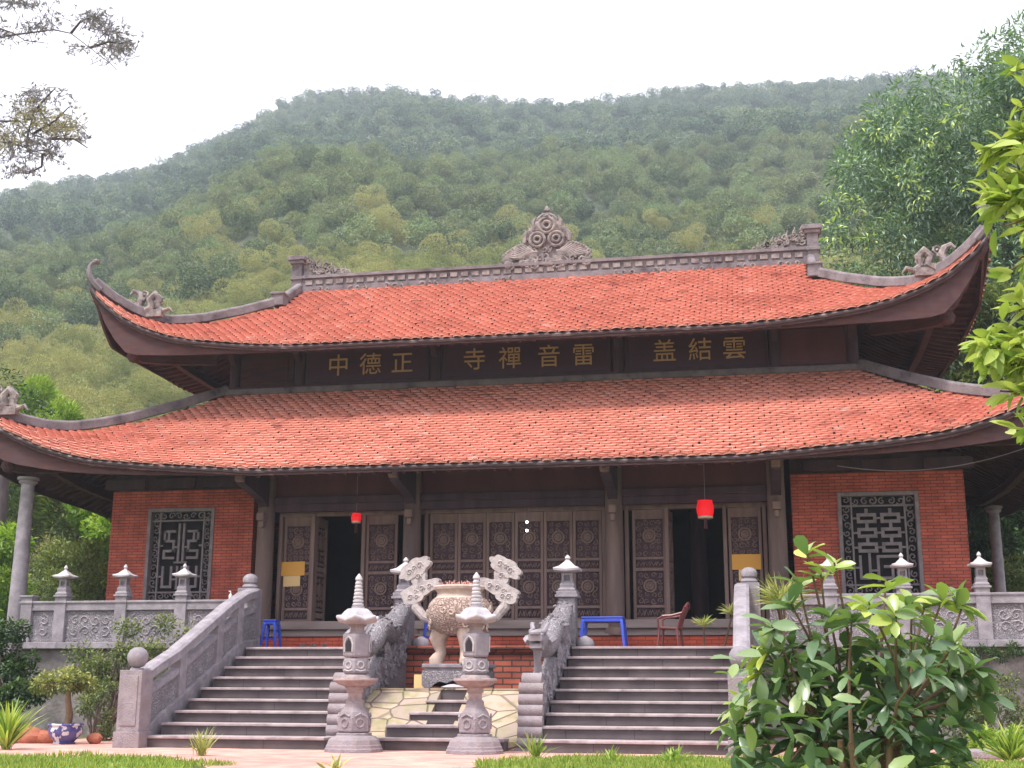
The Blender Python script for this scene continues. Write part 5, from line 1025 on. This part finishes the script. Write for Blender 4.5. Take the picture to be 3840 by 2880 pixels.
bushpx('shrub', 'sparse shrub with small pale leaves beside the left newel post', 'shrub', gridpts(250, 410, 1330, 1440, 14, 14) + gridpts(190, 240, 1430, 1560, 6, 141) + [(360, 1345), (290, 1360), (330, 1400)], -2.8, -2.4, 1900, .07, .45, 'bushmix', bb(235, -2.6), T, 14, .12, rpx=(16, 32), shell=.1)
bushpx('shrub', 'low twiggy shrub between the flower pot and the left newel', 'shrub', gridpts(170, 235, 1480, 1600, 12, 15), -4.6, -4.1, 1500, .06, .45, 'bushmix', bb(205, -4.4), T, 15, -.05, rpx=(14, 24), shell=.1)
def tuftp(name, label, cat, base, n, L_, w_, lm, seed, spread=.5, group=None, droop=.35, rb=0):
    rg = np.random.default_rng(seed); t_ = thing(name, label, cat, base, 0, group); C = np.column_stack([rg.normal(0, .03, (n, 2)), np.zeros(n)]); a = rg.uniform(0, 6.28, n); s = np.abs(rg.normal(0, spread, n)); A = np.column_stack([np.cos(a) * s, np.sin(a) * s, np.ones(n)])
    leafmesh('blades', C, A, L_ * rg.uniform(.6, 1.2, n), w_, LM[lm], t_, np.clip(rg.random(n) + rb, 0, 1), 'lan', droop=droop, rng=rg, roll=1.0); return t_
G = 'grassy tufts along the pink pavement'
tuftp('grass_tuft', 'pale spiky tuft in front of the left stairs', 'tuft', tuple(at(435, 1640, -8.0)[:2]) + (0,), 46, .34, .022, 'spider', 1, .45, G); tuftp('grass_tuft', 'spiky tuft at the foot of the right dragon balustrade', 'tuft', tuple(at(1155, 1630, -7.6)[:2]) + (0,), 50, .30, .02, 'bushbright', 2, .5, G)
tuftp('grass_tuft', 'small weed clump in front of the right stairs', 'tuft', tuple(at(1455, 1650, -8.4)[:2]) + (0,), 60, .22, .02, 'bushbright', 3, .8, G); tuftp('grass_tuft', 'tiny upright weed in the lawn before the right stairs', 'tuft', tuple(at(1322, 1650, -8.6)[:2]) + (0,), 20, .22, .022, 'bushbright', 4, .35, G)
tuftp('grass_tuft', 'long bladed green plant at the lower left corner', 'tuft', tuple(at(10, 1650, -7.2)[:2]) + (0,), 110, .62, .035, 'bushbright', 5, .5, G, rb=.15); tuftp('grass_tuft', 'small seedling on the pink path before the left lantern tower', 'tuft', tuple(at(722, 1655, -10.2)[:2]) + (0,), 16, .16, .03, 'spider', 6, .9, G)
tuftp('grass_tuft', 'fresh green plant at the lower right corner', 'tuft', tuple(at(2185, 1640, -7.0)[:2]) + (0,), 120, .45, .03, 'bushbright', 7, .8, G)
# ---- potted trees
def pot_tree():
    p = at(140, 1590, -5.5); base = (p[0], -5.5, 0); t_ = thing('flower_pot', 'blue and white glazed bowl pot by the left newel', 'pot', base)
    b = MB(); b.lathe((0, 0, 0), [(.15, 0), (.16, .02), (.14, .04), (.22, .12), (.245, .2), (.235, .26), (.26, .28), (.255, .30), (.23, .29), (.21, .25), (.02, .24)], 28); b.build('bowl', M['porcelain'], t_, True)
    b = MB(); b.lathe((0, 0, .245), [(.21, 0), (.15, .02), (.02, .03)], 16); b.build('soil', M['bark'], t_, True)
    cs = [at(u, v, -5.5 + rd.uniform(-.25, .25)) for u, v in ((100, 1470), (125, 1462), (150, 1458), (175, 1468), (195, 1478), (85, 1480), (140, 1475), (165, 1480), (110, 1485))]
    plant('potted_tree', 'small flat-topped yellow green tree growing in the blue and white pot', 'potted tree', (base[0], -5.5, .27), cs, [.12] * 9, 1700, .07, .4, 'bushmix', rbias=.35, stem=.02, seed=31, trunk=(base[0], -5.5, .80), bark='stem', shell=.2)
def porcelain():
    m, t, P, N, L = _m('porcelain'); tc = N.new('ShaderNodeTexCoord'); n = N.new('ShaderNodeTexNoise'); n.inputs['Scale'].default_value = 9; n.inputs['Detail'].default_value = 3; L.new(tc.outputs['Object'], n.inputs[0]); r = ramp(N, [(.46, (.60, .60, .66)), (.50, (.06, .06, .20)), (.62, (.08, .08, .26))]); L.new(n.outputs[0], r.inputs[0]); L.new(r.outputs[0], P.inputs['Base Color']); P.inputs['Roughness'].default_value = .2; return m
M['porcelain'] = porcelain(); pot_tree()
for k, (u, v, r, lab) in enumerate(((60, 1610, .20, 'large terracotta lump left of the flower pot'), (95, 1605, .14, 'tilted terracotta piece beside the flower pot'), (358, 1600, .0, ''), (205, 1600, .10, 'small terracotta stone right of the flower pot'))):
    if not lab: continue
    p = at(u, v, -5.3); b = MB(); b.blob((0, 0, .06), r, 2, 0, (1.2, .8, .8), .12); o = tag(b.build('terracotta_lump', M['terracotta'], None, True), lab, 'stone', 'terracotta lumps by the left wall'); o.location = (p[0], -5.3, .02)
def spider(base, n, L_, lab, seed, trunkh=0.25, sp=.9):
    rg = np.random.default_rng(seed); t_ = thing('strap_leaf_plant', lab, 'plant', base, 0, 'strap-leaved plants by the stairs')
    heads = [(rg.normal(0, .07), rg.normal(0, .07), trunkh * (.7 + .5 * rg.random())) for _ in range(max(1, n // 60))]; C = []; A = []
    for h in heads:
        for k in range(60): a = rg.uniform(0, 6.28); s = rg.uniform(.2, 1.4) * sp; C.append(h); A.append((cos(a) * s, sin(a) * s, 1 - .3 * s))
    leafmesh('strap_leaves', C, A, L_ * rg.uniform(.6, 1.2, len(C)), .022, LM['spider'], t_, rg.random(len(C)), 'lan', droop=.55, rng=rg, roll=1)
    b = MB(); [b.tube([(0, 0, 0), (h[0] * .5, h[1] * .5, h[2] * .5), h], [.02, .015, .015], 6) for h in heads]; b.build('stem', M['stem'], t_, True)
p = at(1692, 1330, -2.6); spider((p[0], -2.6, 1.55), 300, .42, 'bushy yellow green strap-leaved plant behind the right newel', 1, .65, 1.0)
p = at(1520, 1372, -2.3); spider((p[0], -2.3, 1.487), 90, .20, 'small yellow green strap plant on the right top step', 2, .28, .8); p = at(1563, 1350, -2.2); spider((p[0], -2.2, 1.487), 90, .22, 'strap plant leaning beside the right top newel', 3, .45, .9)
# ---- right of the stairs, before the wall
T = 'shrubs before the right terrace wall'
bushpx('shrub', 'twiggy brown green shrub before the right terrace wall', 'shrub', gridpts(2040, 2230, 1480, 1610, 24, 16), -3.4, -2.8, 3600, .07, .4, 'bushmix', bb(2150, -3.1), T, 16, -.12, rpx=(20, 36), shell=.1)
bushpx('shrub', 'green creeper hanging over the ledge of the right terrace wall', 'shrub', [(1990 + 22 * k, 1402 + (k % 3) * 7) for k in range(12)] + [(2060, 1430), (2085, 1470), (2110, 1455)], -2.1, -2.0, 1700, .06, .4, 'bushdark', bb(2100, -2.3), T, 17, .2, rpx=(9, 16), shell=.1, stem=.01)
bushpx('shrub', 'low lime green plants at the foot of the right wall', 'shrub', gridpts(2080, 2240, 1575, 1640, 16, 18), -5.6, -4.8, 2200, .09, .4, 'bushbright', bb(2160, -5.2), T, 18, .12, rpx=(14, 24))
p = at(2115, 1622, -6.0); b = MB(); b.prism(cloud_out(0, 0, .42, .26, 16, 3), 'z', 0, .10); o = tag(b.build('stone_slab', M['stone_old'], None, False, .02), 'flat grey stone slab on the pavement by the right wall', 'stone slab'); o.location = (p[0], -6.0, .006)
# ---- magnolia-like shrub in the right foreground
rg = np.random.default_rng(77); mbase = (5.02, -15.5, 0); t_ = thing('leafy_shrub', 'large leafy shrub with big glossy oval leaves in the right foreground', 'shrub', mbase)
tips = [(1740, 1195, 1), (1800, 1215, 1), (1770, 1240, 1), (1720, 1260, .7), (1700, 1300, .3), (1925, 1250, 1), (1990, 1290, 1), (2070, 1290, .9), (2020, 1310, .8), (1950, 1320, .9), (1880, 1300, .9), (1840, 1330, .6), (1790, 1330, .4), (1660, 1350, .5), (1700, 1390, .4), (1640, 1400, .8), (1760, 1400, .2), (1830, 1400, .3), (1900, 1380, .5), (1970, 1380, .4), (2040, 1370, .5), (2100, 1390, .5), (2120, 1300, .8),
        (1620, 1440, .8), (1680, 1450, .3), (1740, 1460, .1), (1810, 1470, .2), (1880, 1450, .3), (1950, 1450, .2), (2020, 1440, .2), (2090, 1450, .1), (2130, 1480, .2), (1590, 1520, .9), (1570, 1560, .9), (1620, 1540, .3), (1650, 1500, .2), (1720, 1520, .1), (1780, 1530, .1), (1850, 1530, .1), (1930, 1520, .1), (2000, 1520, .1), (2070, 1530, .0), (2110, 1560, .0),
        (1600, 1600, .3), (1650, 1590, .1), (1640, 1640, .2), (1700, 1590, .0), (1760, 1600, .0), (1840, 1600, .0), (1920, 1600, .0), (1990, 1590, .1), (2060, 1600, .0), (2100, 1630, .1), (2010, 1650, .2), (1600, 1650, .2), (1690, 1660, .1), (2160, 1440, .4), (2180, 1500, .4)]
C = []; A = []; Ls = []; rn = []; tw = []
for u, v, yg in tips:
    u = 1850 + (u - 1850) * (.86 if u > 1850 else .96); Yt = -15.5 + rg.normal(0, .28) * (1 if v > 1300 else .5); tp = at(u, v, Yt); out = unit(np.array([tp[0] - 5.02, (tp[1] + 15.5), max(.25, tp[2] - .55)])); tw.append(tuple(tp))
    k = rg.integers(9, 15) if v > 1290 else rg.integers(5, 8); ax = unit(out + rg.normal(0, .2, 3) + [0, 0, .3])
    s1 = unit(np.cross(ax, [.3, .2, 1.])); s2 = np.cross(ax, s1); a0 = rg.uniform(0, 6.28)
    for j in range(k):
        a = a0 + j * 2.4; el = rg.uniform(.05, .75) if v > 1300 else rg.uniform(.3, .9); dr_ = unit((s1 * cos(a) + s2 * sin(a)) * (1 - el * .5) + ax * el + np.array([0, 0, -.12]))
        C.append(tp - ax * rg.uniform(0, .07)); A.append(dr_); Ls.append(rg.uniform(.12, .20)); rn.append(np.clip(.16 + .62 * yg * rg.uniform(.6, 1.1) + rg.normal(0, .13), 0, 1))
for k in range(480):      # inner leaves that close the middle of the bush
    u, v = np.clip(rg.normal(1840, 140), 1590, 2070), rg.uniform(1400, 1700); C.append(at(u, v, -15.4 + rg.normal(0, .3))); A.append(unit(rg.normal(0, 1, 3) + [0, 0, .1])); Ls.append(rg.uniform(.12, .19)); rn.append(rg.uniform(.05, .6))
Ls = np.array(Ls)
leafmesh('leaves', C, A, Ls, Ls * .44, LM['magnolia'], t_, np.array(rn), 'ob', fold=.22, droop=.22, off=mbase, rng=rg, roll=.45)
b = MB(mbase); q = random.Random(5); forks = []
for k in range(7):
    a = k * .9; p0 = Vector((5.02 + .07 * cos(a), -15.5 + .07 * sin(a), 0)); f = Vector((5.02 + .20 * cos(a) * q.uniform(.6, 1.6), -15.5 + .2 * sin(a), q.uniform(.5, .75))); b.tube([p0, p0.lerp(f, .5) + Vector((q.gauss(0, .02), q.gauss(0, .02), 0)), f], [.032, .026, .02], 8); forks.append(f)
b.build('stem', M['stem'], t_, True)
b = MB(mbase)
for tp in tw:
    tp = Vector(tp); f = min(forks, key=lambda g: (g - tp).length + .3 * abs(g.x - tp.x)); m1 = f.lerp(tp, .5) + Vector((q.gauss(0, .03), q.gauss(0, .03), .02)); b.tube([f, m1, tp], [.014, .009, .006], 6)
b.build('twigs', M['stem'], t_, True)
# ---- lime green tree hanging into the picture at the right
yb = (7.9, -17.6, 0); rg = np.random.default_rng(41); t_ = thing('lime_tree', 'near tree with bright lime green drooping leaves at the right edge', 'tree', yb)
sp = [(2190, 150), (2230, 190), (2200, 235), (2140, 335), (2190, 330), (2150, 400), (2190, 440), (2130, 440), (2205, 500), (2165, 490), (2200, 560), (2170, 590), (2210, 640), (2180, 670), (2130, 760), (2110, 745), (2170, 790), (2205, 780), (2150, 800), (2190, 850), (2210, 900), (2195, 930), (2160, 845), (2240, 400), (2250, 560), (2260, 700), (2250, 850), (2240, 300), (2245, 960)]
C = []; A = []; Ls = []; rn = []; b = MB(yb)
TR = [Vector(p) for p in ((7.9, -17.6, -.1), (7.85, -17.6, 1.2), (7.6, -17.55, 2.4), (7.25, -17.5, 3.4), (7.1, -17.5, 4.4), (7.15, -17.5, 5.2))]
def trunk_at(z):
    for p, q2 in zip(TR, TR[1:]):
        if p.z <= z <= q2.z: return p.lerp(q2, (z - p.z) / (q2.z - p.z))
    return TR[-1]
main = {}
sprays = [(at(u, v, -17.4 + rg.normal(0, .2)), u > 2150) for u, v in sp]
for k in range(26): a_ = rg.uniform(-1.4, 1.4); sprays.append((np.array([7.3 + rg.uniform(.3, 1.3) * cos(a_), -17.5 + 1.1 * sin(a_), rg.uniform(2.2, 5.0)]), True))
for tp, long_ in sprays:
    lvl = round((tp[2] - .25) / .55) * .55; side = 1 if tp[0] < 6.6 else 2 + int(tp[1] * 2); key = (lvl, side)
    if key not in main:
        r0 = trunk_at(max(1.4, lvl - .25)); hub = np.array(r0) * .45 + tp * .55 + np.array([0, 0, .12]); main[key] = hub; m1 = (np.array(r0) + hub) / 2 + [0, 0, .06]
        b.tube([tuple(r0), tuple(m1), tuple(hub)], [.035, .026, .016], 7)
    root = main[key]; mid = (root + tp) / 2 + [0, 0, .06]; b.tube([tuple(root), tuple(mid), tuple(tp)], [.013, .009, .004], 6)
    for j in range(72):
        f = rg.uniform(.0, 1.0) if long_ else rg.uniform(.72, 1.0); base_ = (1 - f) ** 2 * root + 2 * f * (1 - f) * mid + f * f * tp; c = base_ + rg.normal(0, .022, 3); dr0 = unit(tp - root + 1e-6); C.append(c); A.append(unit(dr0 * .6 + rg.normal(0, .55, 3) + [0, 0, -.05])); Ls.append(rg.uniform(.075, .145)); rn.append(np.clip(rg.normal(.7, .2) - .35 * (rg.random() < .12), 0, 1))
leafmesh('leaves', C, A, np.array(Ls), np.array(Ls) * .36, LM['yellow'], t_, np.array(rn), 'lan', fold=.25, droop=.25, off=yb, rng=rg, roll=.6); b.build('twigs', M['stem'], t_, True)
b = MB(yb); b.tube([tuple(p) for p in TR], [.13, .115, .10, .08, .055, .02], 12); b.build('trunk', M['bark'], t_, True)
# ---- feathery branches overhead at the left
cb = (-4.6, -12.2, 0); rg = np.random.default_rng(51); q = random.Random(8); t_ = thing('overhanging_tree', 'tree reaching thin feathery branches into the sky at the upper left', 'tree', cb)
b = MB(cb); b.tube([(-4.6, -12.2, -.1), (-4.55, -12.2, 3), (-4.6, -12.2, 6), (-4.4, -12.1, 8.6)], [.24, .2, .15, .06], 12); b.build('trunk', M['barkdark'], t_, True)
brs = [[(-130, 100), (0, 80), (47, 73), (116, 64), (153, 72), (194, 103), (233, 133)], [(-100, 30), (0, 3), (50, 8), (80, 20)], [(-100, 60), (0, 62), (30, 72), (55, 88), (95, 92)], [(153, 72), (175, 45), (205, 35), (225, 50)], [(194, 103), (235, 90), (270, 95), (292, 115)], [(-110, 290), (0, 262), (42, 261), (70, 290), (100, 300), (150, 290)], [(-110, 300), (-10, 305), (30, 310), (58, 320), (92, 333), (130, 350)], [(58, 320), (60, 290), (75, 240), (70, 210)], [(92, 333), (90, 360), (60, 375), (30, 372)], [(70, 290), (120, 260), (150, 230)], [(100, 300), (160, 300), (190, 320)], [(75, 240), (100, 210), (120, 190)]]
b = MB(cb); BP = []
for br in brs:
    Y_ = -12.1 + q.uniform(-.2, .2); pts = [at(u, v, Y_ + .02 * i) for i, (u, v) in enumerate(br)]
    if br[0][0] < -50: pts = [np.array([-4.5, -12.15, pts[0][2] - .3])] + pts
    b.tube([tuple(p) for p in pts], [max(.004, .015 * (1 - i / len(pts))) for i in range(len(pts))], 6)
    for i in range(len(pts) - 1):
        for f in np.linspace(0, 1, 6): BP.append((pts[i] + (pts[i + 1] - pts[i]) * f, 0))
reg = [(20, 80, 60, 22, 260), (75, 60, 50, 16, 200), (110, 40, 40, 18, 130), (50, 8, 70, 14, 380), (200, 45, 42, 22, 420), (235, 70, 35, 24, 330), (265, 100, 34, 30, 460), (240, 110, 40, 24, 250), (165, 105, 30, 14, 90), (70, 215, 45, 28, 420), (60, 250, 40, 34, 620), (110, 270, 60, 34, 620), (140, 280, 36, 22, 420), (15, 300, 40, 34, 520), (80, 310, 60, 24, 420), (40, 340, 50, 26, 260), (110, 340, 44, 22, 200), (55, 370, 45, 14, 230), (175, 300, 26, 14, 90), (130, 210, 40, 25, 90), (-30, 280, 60, 60, 500), (-40, 60, 50, 50, 300)]
C = []; A = []; rn = []
for cx_0, cy_0, sx_0, sy_0, n in reg:
    for _ in range(int(n * .25)):
        p = at(cx_0 + rg.normal(0, sx_0 * .5), cy_0 + rg.normal(0, sy_0 * .5), -12.1 + rg.normal(0, .3)); up = unit(rg.normal(0, 1, 3) + [.5, 0, .5]); br_ = rg.random() * .4 + (.45 if (25 < cx_0 < 150 and 220 < cy_0 < 300) or cx_0 == 15 else 0)
        for j in range(5): C.append(p); A.append(unit(up + rg.normal(0, .45, 3))); rn.append(br_)
        if rg.random() < .25: b.tube([tuple(p), tuple(p - up * .10)], .0035, 4)
leafmesh('needle_foliage', C, A, rg.uniform(.03, .075, len(C)), .009, LM['casu'], t_, np.array(rn), 'dia', off=cb, rng=rg, roll=3); b.build('branches', M['barkdark'], t_, True)

# ============================================================ haze
m = bpy.data.materials.new('haze'); m.use_nodes = True; N = m.node_tree.nodes; N.clear(); o_ = N.new('ShaderNodeOutputMaterial'); v_ = N.new('ShaderNodeVolumePrincipled')
v_.inputs['Color'].default_value = (.80, .90, 1, 1); v_.inputs['Density'].default_value = .00085; v_.inputs['Anisotropy'].default_value = .2; m.node_tree.links.new(v_.outputs[0], o_.inputs['Volume'])
b = MB(); b.box(-620, 620, -140, 640, -1.2, 300); h_ = b.build('haze', m); h_['kind'] = 'stuff'; h_['label'] = 'thin bluish haze over the hillside'; h_['category'] = 'haze'
